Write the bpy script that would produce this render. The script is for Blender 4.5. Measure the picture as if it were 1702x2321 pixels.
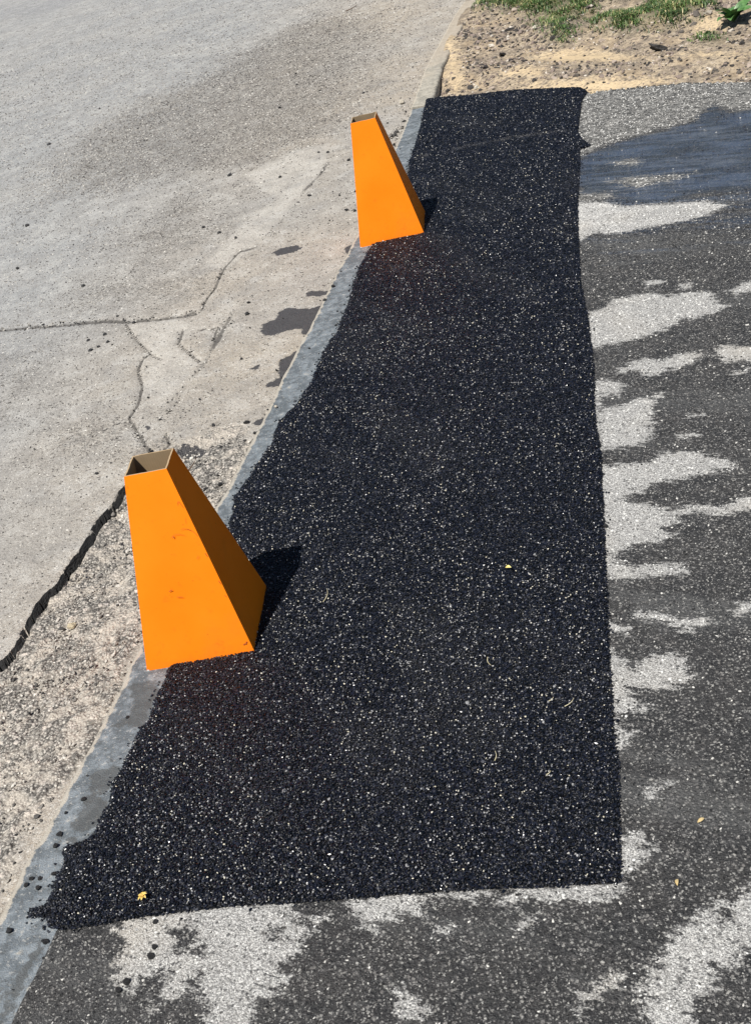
import bpy, math, random
import numpy as np
from mathutils import Vector, Matrix, noise as mnoise
random.seed(5); RNG=np.random.default_rng(11)
for o in list(bpy.data.objects): bpy.data.objects.remove(o)
SC=bpy.context.scene; COL=SC.collection
CAM=dict(f=2696.368343770193,r=[0.9608631436977644, -0.14566992137002818, -0.23563168948870028],u=[0.27702349915350044, 0.5052598751279718, 0.8172945855090543],w=[0.0, 0.8505837598930021, -0.5258395833391433],h=1.5968017979701423)
CONES=[[[-0.475, 2.3449, 0.457], [-0.3814, 2.327, 0.457], [-0.3975, 2.2429, 0.457], [-0.4911, 2.2608, 0.457], [-0.5994, 2.1955, 0.0], [-0.3459, 2.147, 0.0], [-0.3003, 2.3854, 0.0]], [[0.3331, 4.6554, 0.457], [0.4264, 4.6359, 0.457], [0.4088, 4.552, 0.457], [0.3155, 4.5716, 0.457], [0.2302, 4.5112, 0.0], [0.4828, 4.4583, 0.0], [0.5326, 4.6958, 0.0]]]
KERB_LEFT=[(-0.9071,1.4935),(-0.871,1.5936),(-0.855,1.6419),(-0.8355,1.7083),(-0.8012,1.7791),(-0.771,1.8691),(-0.7273,1.9817),(-0.7019,2.0704),(-0.6665,2.1571),(-0.645,2.2303),(-0.4184,2.8471),(-0.3795,2.9271),(-0.3165,3.1098),(-0.2574,3.269),(-0.1711,3.5314),(-0.0544,3.8559),(0.0564,4.1763),(0.1245,4.3733),(0.1719,4.4961),(0.23,4.6579),(0.5837,5.772),(0.664,6.0279),(0.8008,6.4747),(0.9787,7.0991),(1.3826,8.251),(1.5957,8.7975)]
KERB_RIGHT_FAR=[(0.8636,6.3547),(1.0067,6.7275),(1.1108,7.0436),(1.3609,7.8246),(1.5843,8.4884)]
KERB_RIGHT_NEAR=[(-0.8275,1.3459),(-0.8148,1.4071),(-0.7989,1.4486),(-0.7777,1.485)]
PATCH=[(0.8599,6.405),(0.7687,6.0338),(0.6866,5.7374),(0.5933,5.4362),(0.5681,5.2811),(0.2088,4.3287),(0.1558,4.1693),(0.1082,3.972),(0.0409,3.765),(-0.0109,3.6629),(-0.0463,3.5551),(-0.0817,3.4359),(-0.1457,3.3097),(-0.2026,3.2346),(-0.2415,3.0935),(-0.2883,3.0085),(-0.3267,2.9232),(-0.363,2.8538),(-0.3818,2.7186),(-0.4884,2.3789),(-0.5704,2.115),(-0.5949,2.0176),(-0.619,1.9692),(-0.6375,1.9239),(-0.6686,1.8485),(-0.6711,1.7978),(-0.692,1.7499),(-0.7039,1.7183),(-0.7539,1.7133),(-0.7594,1.669),(-0.7723,1.6124),(-0.7801,1.5776),(-0.8133,1.584),(-0.8068,1.5633),(-0.7795,1.5486),(-0.7729,1.5233),(-0.7334,1.5072),(-0.6908,1.5),(-0.6275,1.4932),(-0.5519,1.4795),(-0.4199,1.4509),(-0.3196,1.4206),(-0.1814,1.3866),(-0.0857,1.3625),(0.062,1.3195),(0.2181,1.2732),(0.2427,1.3582),(0.2982,1.5308),(0.3113,1.596),(0.3475,1.7268),(0.4011,1.913),(0.4417,2.0457),(0.4948,2.2263),(0.5485,2.4106),(0.5844,2.532),(0.6386,2.7609),(0.7143,3.012),(0.792,3.3058),(0.8565,3.6009),(0.9317,3.8749),(1.0579,4.3061),(1.2197,4.809),(1.2528,4.9247),(1.3093,4.9393),(1.3033,5.0675),(1.3201,5.174),(1.4649,5.5981),(1.5342,5.7394),(1.5255,5.8158),(1.4656,5.8865),(1.2561,6.1151),(1.0797,6.239),(0.9775,6.335),(0.8816,6.416)]
DRIVE_TOP=[(0.9388,6.394),(1.2179,6.1478),(1.428,5.9414),(1.5388,5.7372),(1.6318,5.6769),(1.7624,5.5723),(1.9168,5.4494),(2.1183,5.1837)]
DRY=[[(1.058,4.3362),(1.1507,4.2608),(1.1826,4.1703),(1.2643,4.1057),(1.3316,4.0548),(1.432,3.9855),(1.4753,3.887),(1.3803,3.8553),(1.2635,3.8714),(1.1527,3.9075),(1.0757,3.9252),(1.024,3.9984),(0.9625,3.949),(0.9461,3.9636)],[(1.0284,3.472),(1.0704,3.4527),(1.0672,3.4194),(1.0186,3.4336)],[(1.1029,3.3698),(1.1454,3.3748),(1.124,3.3385),(1.093,3.3532)],[(0.8029,3.3647),(0.8628,3.3678),(0.9013,3.4178),(1.0085,3.3839),(1.0456,3.3243),(1.1244,3.3018),(1.1708,3.255),(1.1523,3.1918),(1.1702,3.1495),(1.121,3.1315),(1.056,3.1258),(1.0317,3.1533),(0.9672,3.1112),(0.8759,3.1077),(0.841,3.1069),(0.778,3.1262),(0.7315,3.1335)],[(1.2063,3.2367),(1.255,3.2674),(1.3178,3.2467),(1.2984,3.2025),(1.2113,3.1975)],[(0.7602,2.9564),(0.8162,2.9738),(0.8522,2.9811),(0.8894,2.9357),(0.9415,2.9509),(1.0013,2.9167),(0.9576,2.8723),(0.9233,2.8679),(0.8734,2.8741),(0.8331,2.8708),(0.8101,2.9175),(0.7628,2.9342)],[(1.0397,2.9138),(1.0756,2.9209),(1.093,2.8839),(1.1483,2.8606),(1.1035,2.7587),(1.0672,2.8226),(1.0246,2.8288),(1.0245,2.8762)],[(1.0273,2.7658),(1.0652,2.7579),(1.0503,2.738),(1.0229,2.7477)],[(0.6843,2.9375),(0.7353,2.9108),(0.749,2.8634),(0.7234,2.8062),(0.7142,2.8269),(0.6876,2.8444),(0.663,2.7877),(0.6434,2.7861)],[(0.6378,2.7685),(0.7103,2.7572),(0.7586,2.7687),(0.8184,2.7584),(0.8192,2.7434),(0.7772,2.714),(0.7544,2.6328),(0.7327,2.5807),(0.7019,2.5359),(0.6556,2.5577),(0.6053,2.5692),(0.5851,2.5813)],[(0.8387,2.613),(0.8778,2.6042),(0.8716,2.5855),(0.8443,2.5961)],[(0.7808,2.5319),(0.8301,2.5256),(0.8229,2.5073),(0.7841,2.5172)],[(0.5697,2.5043),(0.628,2.476),(0.6637,2.4609),(0.7213,2.4749),(0.7935,2.4498),(0.812,2.4087),(0.8496,2.3746),(0.8394,2.323),(0.8059,2.3369),(0.7638,2.3443),(0.7181,2.3425),(0.6745,2.3619),(0.6396,2.3594),(0.6267,2.3389),(0.6016,2.3476),(0.5842,2.3464),(0.5797,2.3163),(0.6185,2.284),(0.6517,2.2392),(0.7062,2.2248),(0.7637,2.193),(0.8048,2.2013),(0.8678,2.1974),(0.8419,2.1389),(0.7853,2.1549),(0.7367,2.1663),(0.7049,2.1939),(0.666,2.2049),(0.652,2.1821),(0.6101,2.1846),(0.6085,2.1656),(0.6306,2.1391),(0.6025,2.1346),(0.5641,2.1307),(0.5329,2.1471),(0.4976,2.1368),(0.4851,2.1149),(0.478,2.1092),(0.4888,2.0944),(0.5157,2.0669),(0.5621,2.0523),(0.5994,2.0287),(0.6085,1.9929),(0.5838,2.0009),(0.5483,2.0144),(0.5168,2.0258),(0.4781,2.0319),(0.4385,2.0517),(0.4526,2.1036),(0.4855,2.2313),(0.5387,2.4161)],[(0.4613,1.9167),(0.4705,1.9221),(0.4735,1.9027),(0.501,1.8977),(0.5221,1.8755),(0.5387,1.8556),(0.5782,1.8582),(0.5866,1.8407),(0.5734,1.8218),(0.5389,1.8187),(0.5225,1.838),(0.5071,1.8611),(0.4848,1.8796),(0.4623,1.8984)],[(0.636,1.8409),(0.6597,1.8575),(0.7023,1.8449),(0.6835,1.8022),(0.6465,1.8262)],[(0.399,1.914),(0.4179,1.897),(0.4354,1.8768),(0.4224,1.8671),(0.3867,1.876)],[(0.3725,1.8323),(0.3957,1.788),(0.3963,1.7622),(0.4022,1.7523),(0.4127,1.7693),(0.4395,1.7792),(0.4756,1.7628),(0.5041,1.7461),(0.4915,1.7193),(0.4936,1.6832),(0.4717,1.6791),(0.444,1.6775),(0.4263,1.6784),(0.3882,1.6985),(0.3734,1.7085),(0.3751,1.6735),(0.3778,1.6555),(0.3988,1.6332),(0.3823,1.6304),(0.3563,1.6448),(0.33,1.6461),(0.3183,1.6511),(0.3435,1.7286)],[(0.3184,1.638),(0.3265,1.596),(0.3475,1.5935),(0.338,1.5786),(0.3117,1.5647),(0.2965,1.5709)],[(0.3107,1.4448),(0.3326,1.4542),(0.3596,1.4492),(0.3355,1.4395),(0.3175,1.4349)],[(0.2453,1.378),(0.272,1.3627),(0.266,1.3342),(0.2852,1.322),(0.2618,1.3107),(0.2523,1.2945),(0.2314,1.2899),(0.2134,1.282)],[(0.0452,1.3303),(0.0999,1.3156),(0.1539,1.301),(0.2209,1.2817),(0.2135,1.2653),(0.1974,1.2569),(0.1716,1.2591),(0.1478,1.2559),(0.1366,1.2691),(0.0943,1.2817),(0.0721,1.2991),(0.0479,1.3101)],[(0.0161,1.307),(0.0513,1.3233),(0.0417,1.2933),(0.02,1.2915)],[(-0.6319,1.4998),(-0.5646,1.4916),(-0.5019,1.4798),(-0.4194,1.4608),(-0.3187,1.4303),(-0.324,1.4172),(-0.3292,1.4042),(-0.3222,1.392),(-0.3037,1.3759),(-0.2758,1.3758),(-0.3116,1.3361),(-0.3403,1.3228),(-0.3611,1.3072),(-0.3587,1.2885),(-0.3363,1.2811),(-0.3489,1.2678),(-0.3722,1.2624),(-0.3914,1.2601),(-0.4075,1.244),(-0.4179,1.1937),(-0.4949,1.218),(-0.4788,1.2585),(-0.4858,1.2821),(-0.4969,1.3032),(-0.4924,1.3328),(-0.5161,1.3227),(-0.5473,1.2934),(-0.5666,1.2953),(-0.5745,1.3065),(-0.5551,1.3134),(-0.5474,1.333),(-0.5395,1.3575),(-0.5634,1.3655),(-0.5871,1.3596),(-0.6025,1.3422),(-0.6226,1.3532),(-0.6435,1.3783),(-0.6321,1.393),(-0.6408,1.4099),(-0.6294,1.4299),(-0.6219,1.4515),(-0.6394,1.4773)],[(-0.2321,1.4046),(-0.1846,1.3977),(-0.1799,1.396),(-0.1035,1.3737),(-0.0282,1.3527),(0.0091,1.3433),(0.0059,1.3298),(-0.0134,1.3309),(-0.0572,1.3465),(-0.0883,1.3488),(-0.1131,1.343),(-0.1099,1.3181),(-0.1489,1.3412),(-0.1697,1.3342),(-0.191,1.3228),(-0.2085,1.3429),(-0.2198,1.3757)],[(-0.0959,1.29),(-0.0697,1.2864),(-0.0711,1.2759),(-0.0938,1.281)],[(0.0849,1.0971),(0.1011,1.1037),(0.1269,1.1073),(0.1521,1.1193),(0.17,1.1195),(0.1613,1.1041),(0.1278,1.099),(0.0998,1.0883),(0.0864,1.0789)],[(0.1572,1.0017),(0.1727,1.0608),(0.1861,1.0642),(0.1797,1.086),(0.1987,1.0999),(0.1975,1.1166),(0.2237,1.1202),(0.2478,1.1372),(0.247,1.1545),(0.2738,1.1582),(0.2988,1.1758),(0.3291,1.1785),(0.3403,1.1971),(0.3644,1.193),(0.4294,1.2065),(0.3838,1.1035),(0.3406,1.0851),(0.3209,1.0714),(0.3072,1.072),(0.2961,1.0878),(0.292,1.069),(0.2653,1.0541),(0.245,1.0374),(0.2172,0.9829)],[(-0.1766,1.1985),(-0.1648,1.203),(-0.1577,1.1799),(-0.1501,1.1815),(-0.1502,1.161),(-0.142,1.1463),(-0.1645,1.1415),(-0.1816,1.1469)],[(0.0317,1.2542),(0.0621,1.2546),(0.0494,1.2426)]]
DRYHOLE=[[(-0.5394,1.4379),(-0.5147,1.4491),(-0.4944,1.4322),(-0.5031,1.4013),(-0.5314,1.392),(-0.5435,1.4151)],[(-0.3671,1.3834),(-0.3433,1.38),(-0.3453,1.357),(-0.3649,1.359)],[(0.3395,1.1771),(0.3579,1.1773),(0.3547,1.1607),(0.3356,1.1586)],[(-0.4992,1.3952),(-0.4831,1.3945),(-0.4875,1.3771),(-0.4994,1.3812)],[(-0.3165,1.4096),(-0.2809,1.402),(-0.2752,1.3805),(-0.3105,1.388)]]
SEMI=[[(1.5162,5.9002),(1.5434,5.7805),(1.6775,5.6509),(1.845,5.5259),(2.0296,5.3565),(2.2506,5.1352),(2.1025,4.8105),(1.9727,4.8461),(1.8897,4.8646),(1.8939,4.9474),(1.8789,5.0348),(1.7381,4.8822),(1.6239,4.8954),(1.5021,4.917),(1.3963,4.8991),(1.2986,4.8732),(1.2282,4.8371),(1.206,4.8616)],[(1.2434,4.4346),(1.2898,4.4361),(1.4352,4.3337),(1.5036,4.2782),(1.4093,4.264),(1.2947,4.3178)],[(1.3075,4.6584),(1.3905,4.6219),(1.3794,4.5627),(1.3086,4.6038)],[(1.0936,4.394),(1.1701,4.349),(1.1993,4.2736),(1.1477,4.2789),(1.058,4.3362)],[(1.9016,4.8933),(2.0403,4.8922),(2.003,4.8072),(1.9155,4.832)]]
POOL=[[(1.2049,4.8252),(1.3822,4.8562),(1.4921,4.8881),(1.6134,4.8667),(1.7271,4.8536),(1.8668,5.0048),(1.8779,4.8363),(2.1025,4.8105),(1.684,3.8928),(1.599,3.9788),(1.4913,4.0282),(1.3434,4.0867),(1.2107,4.202),(1.1009,4.4182),(1.1244,4.5572)]]
WET=[[(-0.0276,4.2557),(-0.0031,4.2782),(0.0548,4.2389),(0.0642,4.2066),(0.0247,4.2065),(-0.0168,4.23)],[(-0.2159,4.0183),(-0.2036,4.0755),(-0.1501,4.1027),(-0.1369,4.1618),(-0.1014,4.1694),(-0.0447,4.1252),(0.0146,4.1139),(0.0354,4.1449),(0.0803,4.2306),(0.1357,4.3904),(0.11,4.2564),(0.0541,4.0829),(-0.0233,3.9179),(-0.0678,3.8869),(-0.0776,3.9586),(-0.1186,3.9676),(-0.1701,3.9519),(-0.2099,3.9813)],[(0.0031,4.008),(-0.0621,3.8615),(-0.111,3.774),(-0.1703,3.7369),(-0.1811,3.6485),(-0.1802,3.6105),(-0.2369,3.5759),(-0.2307,3.5537),(-0.1784,3.5363),(-0.1935,3.4412),(-0.229,3.3635),(-0.1667,3.4929),(-0.0316,3.8391),(0.0389,4.0256)],[(-0.2854,3.3426),(-0.2377,3.3445),(-0.2554,3.2994),(-0.2835,3.314)],[(-0.2784,3.7312),(-0.2418,3.7424),(-0.2417,3.7191),(-0.2642,3.7022)],[(-0.638,3.4951),(-0.6214,3.4979),(-0.6097,3.4774),(-0.6246,3.4704)],[(-0.1188,4.7903),(-0.0756,4.8179),(-0.0082,4.8034),(0.0183,4.753),(-0.0245,4.7315),(-0.0917,4.7374)],[(0.1733,4.6511),(0.2272,4.6621),(0.2464,4.5285),(0.1754,4.5566)],[(-0.5345,3.2857),(-0.509,3.3084),(-0.4658,3.2866),(-0.4415,3.2443),(-0.453,3.2094),(-0.4954,3.2245),(-0.5273,3.2587)]]
GRAVEL=[[(-0.5889,3.3034),(-0.5381,3.3185),(-0.4358,3.3334),(-0.335,3.302),(-0.2896,3.2119),(-0.2574,3.269),(-0.1915,3.3723),(-0.7558,1.9934),(-0.8797,1.6619),(-0.9661,1.3926),(-1.132,1.5897),(-1.3455,2.5673),(-0.9772,2.4247),(-0.9487,2.4765),(-0.9278,2.5536),(-0.906,2.6342),(-0.857,2.7054),(-0.8364,2.7612),(-0.8043,2.8481),(-0.7715,2.952),(-0.7355,3.0346),(-0.6864,3.0869),(-0.6884,3.1439),(-0.6528,3.2519),(-0.6108,3.3167)]]
GRAVEL_OPEN=[(-0.5889,3.3034),(-0.5381,3.3185),(-0.4358,3.3334),(-0.335,3.302),(-0.2896,3.2119),(-0.2574,3.269),(-0.1915,3.3723),(-0.7558,1.9934),(-0.8797,1.6619),(-0.9661,1.3926),(-1.132,1.5897),(-1.3455,2.5673)]
SLABEDGE=[(-1.1141,2.3097),(-0.9772,2.4247),(-0.9487,2.4765),(-0.9278,2.5536),(-0.906,2.6342),(-0.857,2.7054),(-0.8364,2.7612),(-0.8043,2.8481),(-0.7715,2.952),(-0.7355,3.0346),(-0.6884,3.1439),(-0.6528,3.2519),(-0.6182,3.3211)]
CRACKS=[[(-0.6182,3.3211),(-0.6755,3.5319),(-0.6928,3.5935),(-0.6641,3.6797),(-0.6515,3.8181),(-0.6717,3.9681),(-0.657,4.0602),(-0.6277,4.0919),(-0.66,4.1906),(-0.6887,4.2782),(-0.7303,4.4485)],[(-0.5464,4.3933),(-0.4737,4.386),(-0.4284,4.3754),(-0.408,4.4709),(-0.368,4.5679),(-0.3452,4.6838),(-0.3225,4.7769),(-0.2466,4.9319),(-0.1671,4.923)],[(-0.5021,4.2313),(-0.5202,4.1112),(-0.4469,3.8921)],[(-0.6277,4.0919),(-0.5883,4.0118)],[(-0.4498,4.1924),(-0.3721,4.157),(-0.3882,4.0584)],[(-0.5677,3.3994),(-0.5526,3.3274),(-0.5816,3.299)]]
BIGCRACK=[[(-1.4934,4.9045),(-1.2822,4.8117),(-1.1578,4.7492),(-1.0249,4.6697),(-0.8474,4.5731),(-0.7031,4.4641),(-0.5464,4.3933),(-0.4559,4.3603)]]
SEAMS=[[(-0.0956,5.0802),(-0.0352,5.1911),(0.0335,5.3728),(0.1028,5.5299),(0.1857,5.6843),(0.2522,5.8687)],[(-0.3168,4.23),(-0.3568,4.1009),(-0.4042,3.9432),(-0.4396,3.8472),(-0.4815,3.7602),(-0.5221,3.6582),(-0.5532,3.5556)]]
PALE=[[(-0.4183,4.8571),(-0.333,5.0385),(-0.243,5.2155),(-0.1125,5.442),(-0.0005,5.4806),(-0.0958,5.692),(-0.1555,6.0442),(-0.0273,6.1748),(0.1282,6.2848),(0.2901,6.1963),(0.2331,5.8024),(0.1028,5.5299),(-0.0352,5.1911),(-0.1973,4.9191),(-0.3037,4.7605)],[(-0.7303,4.4485),(-0.5373,4.3864),(-0.4321,4.2018),(-0.5202,4.1112),(-0.4469,3.8921),(-0.473,3.7925),(-0.5847,3.628),(-0.6515,3.8181),(-0.6277,4.0919)]]
PITTED=[[(-1.2963,7.0485),(-1.2803,7.8305),(-1.0583,8.1236),(-0.7304,8.6848),(-0.469,8.6373),(-0.1191,9.2289),(0.3571,9.7577),(0.6474,9.921),(1.01,9.2465),(0.6619,6.9497),(0.3867,6.3844),(0.0575,6.174),(-0.1234,6.1879),(-0.3642,6.2643),(-0.611,6.4328),(-0.9252,6.4424),(-1.122,6.5506)],[(-0.7688,5.5574),(-0.6746,5.8323),(-0.5361,5.972),(-0.3723,5.9305),(-0.2632,5.7415),(-0.3807,5.59),(-0.322,5.3565),(-0.4322,5.1897),(-0.5976,5.0084),(-0.7437,5.1315)],[(-0.8744,5.0627),(-0.6997,5.0354),(-0.5369,4.8423),(-0.403,4.6766),(-0.4617,4.5907),(-0.594,4.6176),(-0.7879,4.7178),(-0.9133,4.8695)],[(-1.2323,4.4205),(-1.1331,4.3513),(-1.0259,4.1708),(-1.0985,4.0389),(-1.1805,4.0155)],[(-0.9155,3.6657),(-0.8195,3.6395),(-0.6894,3.4911),(-0.656,3.3749),(-0.7945,3.4751),(-0.8935,3.5847)]]
DARKROAD=[[(-3.7744,19.0196),(-2.4056,16.3571),(-2.1638,16.2807),(-1.8257,16.8579),(-1.5264,15.3947),(-1.9107,15.0291),(-2.3489,15.3168),(-3.4371,16.9324)]]
KSTAIN=[[(-0.7007,1.9081),(-0.6468,1.9069),(-0.6548,1.8628),(-0.6868,1.8296),(-0.6711,1.7978),(-0.6791,1.7696),(-0.692,1.7499),(-0.705,1.7367),(-0.7382,1.7492),(-0.7487,1.7653),(-0.7282,1.8073),(-0.712,1.8525),(-0.7149,1.9002)],[(-0.7648,1.7351),(-0.7371,1.7337),(-0.727,1.721),(-0.7541,1.7163)],[(-0.8103,1.5159),(-0.7848,1.5147),(-0.7885,1.4886),(-0.8097,1.4714),(-0.8266,1.4388),(-0.8389,1.4058),(-0.8399,1.3498),(-0.8275,1.3459),(-0.8106,1.4057),(-0.7947,1.4471),(-0.7777,1.485),(-0.7753,1.504)],[(-0.6455,2.1641),(-0.5814,2.1521),(-0.5704,2.115),(-0.5904,2.0534),(-0.5997,2.0048),(-0.6408,2.0221),(-0.6821,2.0358),(-0.6418,2.0525),(-0.6222,2.0902)]]
GRASS=[[(1.588,8.4494),(1.709,8.5721),(1.9537,8.6415),(2.291,8.5114),(2.2383,7.6855),(2.0684,7.3736),(1.9218,7.2733),(1.8423,7.2374),(1.7784,7.4216),(1.7698,7.6981),(1.6939,8.0782),(1.5924,8.1857)],[(1.9956,7.1404),(2.1107,7.1458),(2.2106,7.1059),(2.3414,7.1564),(2.53,7.424),(2.8046,7.1777),(2.5337,6.781),(2.4996,6.562),(2.3808,6.4472),(2.2566,6.4757),(2.1462,6.6049),(2.0252,6.6863),(1.9557,6.8376)],[(1.7416,7.2053),(1.8223,7.1683),(1.8278,6.958),(1.7689,6.8334),(1.7204,7.0091)],[(2.2191,8.2701),(2.5486,7.7416),(2.3906,7.2952),(2.2185,7.4763),(2.1454,7.6204)],[(2.2542,6.176),(2.3357,6.1551),(2.2737,6.001),(2.2263,6.0791)]]
SAND=[[(1.4929,6.8212),(1.7163,6.7654),(1.8871,6.4601),(1.9111,6.2249),(1.9892,5.9963),(1.8752,6.1194),(1.7774,6.2159),(1.6006,6.4033),(1.4988,6.6397)],[(1.2821,6.5794),(1.4219,6.5893),(1.5057,6.3588),(1.4462,6.2911),(1.2866,6.4685)],[(1.3286,6.3078),(1.5639,6.0729),(1.7736,5.8206),(1.9146,5.6876),(1.8929,5.6035),(1.7208,5.6653),(1.5388,5.7372),(1.4633,5.9298),(1.384,5.9922),(1.1912,6.1605),(1.1533,6.2114),(1.3323,6.2047)],[(2.0263,5.9912),(2.1657,5.8515),(2.3026,5.6111),(2.277,5.5519),(2.1344,5.7722)],[(1.2272,7.8321),(1.282,7.7408),(1.1929,7.0461),(1.1018,6.5755),(1.0201,6.4875),(1.0533,6.8556)],[(0.9555,6.4771),(1.2083,6.2313),(1.4403,5.9845),(1.4262,5.9348),(0.9403,6.4015)],[(2.3477,6.4421),(2.4675,6.3551),(2.4052,6.1545),(2.2839,6.3041)]]
PTS={'chunk':(2.0477,6.1767),'chunk2':(1.5909,7.5158),'chunk3':(1.4213,7.0068),'chunk4':(1.1632,6.9173),'weed':(2.4816,6.2471),'blossom':(-0.5883,1.5196),'leafy':(0.2466,2.1798),'leaf2':(0.3719,1.3487),'leaf3':(0.2963,1.2395),'twig':(0.8917,9.6906),'stone1':(-0.6056,2.6273),'pebble1':(0.775,6.609),'pale1':(1.1509,6.5067),'pale2':(1.1641,6.28),'darkp':(1.1543,6.2485),'stainp':(-0.0517,4.7753),'pebw1':(-0.1969,3.3155)}
CRUMBS=[(-1.3686,8.0626),(-1.3243,6.2751),(0.1172,7.2557),(0.2683,7.7265),(0.2914,8.0571),(-0.3931,5.3878),(-0.3237,5.246),(-0.2532,5.11),(-0.2378,6.1222),(0.2285,6.0762),(0.3485,5.8069),(-1.0656,8.7437),(0.381,7.3976),(0.6011,7.0321),(0.1102,5.4079),(0.0064,5.8396),(0.3149,5.3067),(0.2747,5.049),(0.2438,5.0859),(0.2707,6.0287),(-0.9424,5.0546),(-0.767,4.5616),(-0.6969,4.4402),(-0.2963,3.8181),(-0.4111,3.3753),(-0.4141,3.3231),(-0.4667,3.3181),(-0.6267,3.7073),(-0.7809,3.2613),(-1.297,5.5793),(-0.242,4.3057),(-0.254,4.2007),(0.0813,4.1879),(0.0364,4.0782),(-0.8625,4.281),(-0.832,4.2924),(-0.7974,4.3167),(-0.8126,4.4034),(-0.8782,4.3891),(-0.5835,3.5106),(-0.3746,3.3079),(-0.2868,3.2593),(-0.3206,3.231),(-0.6145,3.3189),(-0.39,3.0893),(-0.3607,3.051),(-0.7241,1.8312),(-0.768,1.752),(-0.7744,1.7238),(-0.798,1.6503),(-0.8155,1.6555),(-0.8249,1.6439),(-0.7714,1.6519),(-0.7993,1.6275),(-0.7439,1.9672),(-0.7615,1.936),(-0.8603,1.7648),(-0.8891,1.8279),(-0.8754,1.8134),(-0.5707,1.4148),(-0.7724,1.4955),(-0.6181,1.3599),(-0.6323,1.3474),(-0.5702,1.4683),(-0.5766,1.3978)]
STRAWS=[[(-0.1737,2.2506),(-0.1588,2.2959)],[(0.1388,1.8987),(0.1393,1.869)],[(0.2443,1.696),(0.267,1.7099)],[(0.0842,1.6089),(0.0905,1.6316)],[(0.1644,1.5393),(0.1742,1.5446)],[(0.22,1.7223),(0.2314,1.728)],[(-0.3523,2.2866),(-0.3371,2.3062)]]
STICKS=[[(1.381,5.9851),(1.474,5.9664)],[(1.3914,5.2045),(1.5454,5.415)],[(1.4434,5.2272),(1.5077,5.3246)]]
TYREMARK=[(0.647, 5.4502), (0.7873, 5.4173), (0.9088, 5.3921), (1.0563, 5.3485), (1.1938, 5.2766), (1.3298, 5.1915)]

# ------------------------------------------------------------- camera, sky, sun, exposure
cd=bpy.data.cameras.new('camera'); cam=bpy.data.objects.new('camera',cd); COL.objects.link(cam)
r,u,w=CAM['r'],CAM['u'],CAM['w']
cam.matrix_world=Matrix(((r[0],u[0],-w[0],0),(r[1],u[1],-w[1],0),(r[2],u[2],-w[2],CAM['h']),(0,0,0,1)))
cd.sensor_fit='VERTICAL'; cd.sensor_height=24; cd.lens=CAM['f']/2321*24; cd.clip_start=.05; cd.clip_end=2000
SC.camera=cam
SUNDIR=Vector((-.186,-.193,.457)).normalized()      # towards the sun
wd=bpy.data.worlds.new('World'); SC.world=wd; wd.use_nodes=True
nt=wd.node_tree; nt.nodes.clear()
sky=nt.nodes.new('ShaderNodeTexSky'); sky.sky_type='NISHITA'; sky.sun_disc=False
sky.sun_elevation=math.asin(SUNDIR.z); sky.sun_rotation=math.atan2(SUNDIR.x,SUNDIR.y)
sky.air_density=1.0; sky.dust_density=.6; sky.ozone_density=2.5
bg=nt.nodes.new('ShaderNodeBackground'); bg.inputs[1].default_value=.05
wo=nt.nodes.new('ShaderNodeOutputWorld'); nt.links.new(sky.outputs[0],bg.inputs[0]); nt.links.new(bg.outputs[0],wo.inputs[0])
sl=bpy.data.lights.new('sun','SUN'); sl.energy=5.0; sl.angle=math.radians(.5); sl.color=(1,.965,.91)
so=bpy.data.objects.new('sun',sl); COL.objects.link(so); so.rotation_euler=SUNDIR.to_track_quat('Z','Y').to_euler(); so.location=(0,0,5)
SC.view_settings.view_transform='Standard'; SC.view_settings.look='None'; SC.view_settings.exposure=.35; SC.view_settings.gamma=1
SC.view_settings.use_curve_mapping=False
# ------------------------------------------------------------- helpers
def tag(o,label=None,cat=None,group=None,kind=None):
    if label:o['label']=label
    if cat:o['category']=cat
    if group:o['group']=group
    if kind:o['kind']=kind
    return o
def mesh_obj(name,V,F,mat=None,parent=None,attrs=None,smooth=False):
    V=np.asarray(V,np.float32); me=bpy.data.meshes.new(name)
    if isinstance(F,np.ndarray):
        n,k=F.shape; me.vertices.add(len(V)); me.vertices.foreach_set('co',V.ravel())
        me.loops.add(n*k); me.loops.foreach_set('vertex_index',F.ravel().astype(np.int32))
        me.polygons.add(n); me.polygons.foreach_set('loop_start',np.arange(0,n*k,k,dtype=np.int32)); me.update(calc_edges=True); me.validate()
    else: me.from_pydata([tuple(map(float,v)) for v in V],[],F)
    for k,a in (attrs or {}).items():
        at=me.attributes.new(k,'FLOAT','POINT'); at.data.foreach_set('value',np.asarray(a,np.float32))
    if smooth: me.polygons.foreach_set('use_smooth',np.ones(len(me.polygons),bool))
    if mat: me.materials.append(mat)
    o=bpy.data.objects.new(name,me); COL.objects.link(o)
    if parent:o.parent=parent
    return o
def hsh(ix,iy,s):
    h=(ix.astype(np.int64)*374761393+iy.astype(np.int64)*668265263+s*974634777)&0xffffffff
    h=((h^(h>>13))*1274126177)&0xffffffff; h=(h^(h>>16))&0xffffffff
    return h/4294967295.0
def vn(x,y,s=0):
    ix=np.floor(x);iy=np.floor(y);fx=x-ix;fy=y-iy;fx=fx*fx*(3-2*fx);fy=fy*fy*(3-2*fy)
    a=hsh(ix,iy,s);b=hsh(ix+1,iy,s);c=hsh(ix,iy+1,s);d=hsh(ix+1,iy+1,s)
    return (a*(1-fx)+b*fx)*(1-fy)+(c*(1-fx)+d*fx)*fy
def fbm(x,y,size,oct=3,s=0):
    t=0;am=1;n=0
    for i in range(oct):
        ca,sa=math.cos(i*1.1+s),math.sin(i*1.1+s); X=(x*ca-y*sa)/size;Y=(x*sa+y*ca)/size
        t=t+am*vn(X+17*i,Y+31*i,s+i);n+=am;am*=.5;size*=.5
    return t/n-.5
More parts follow.
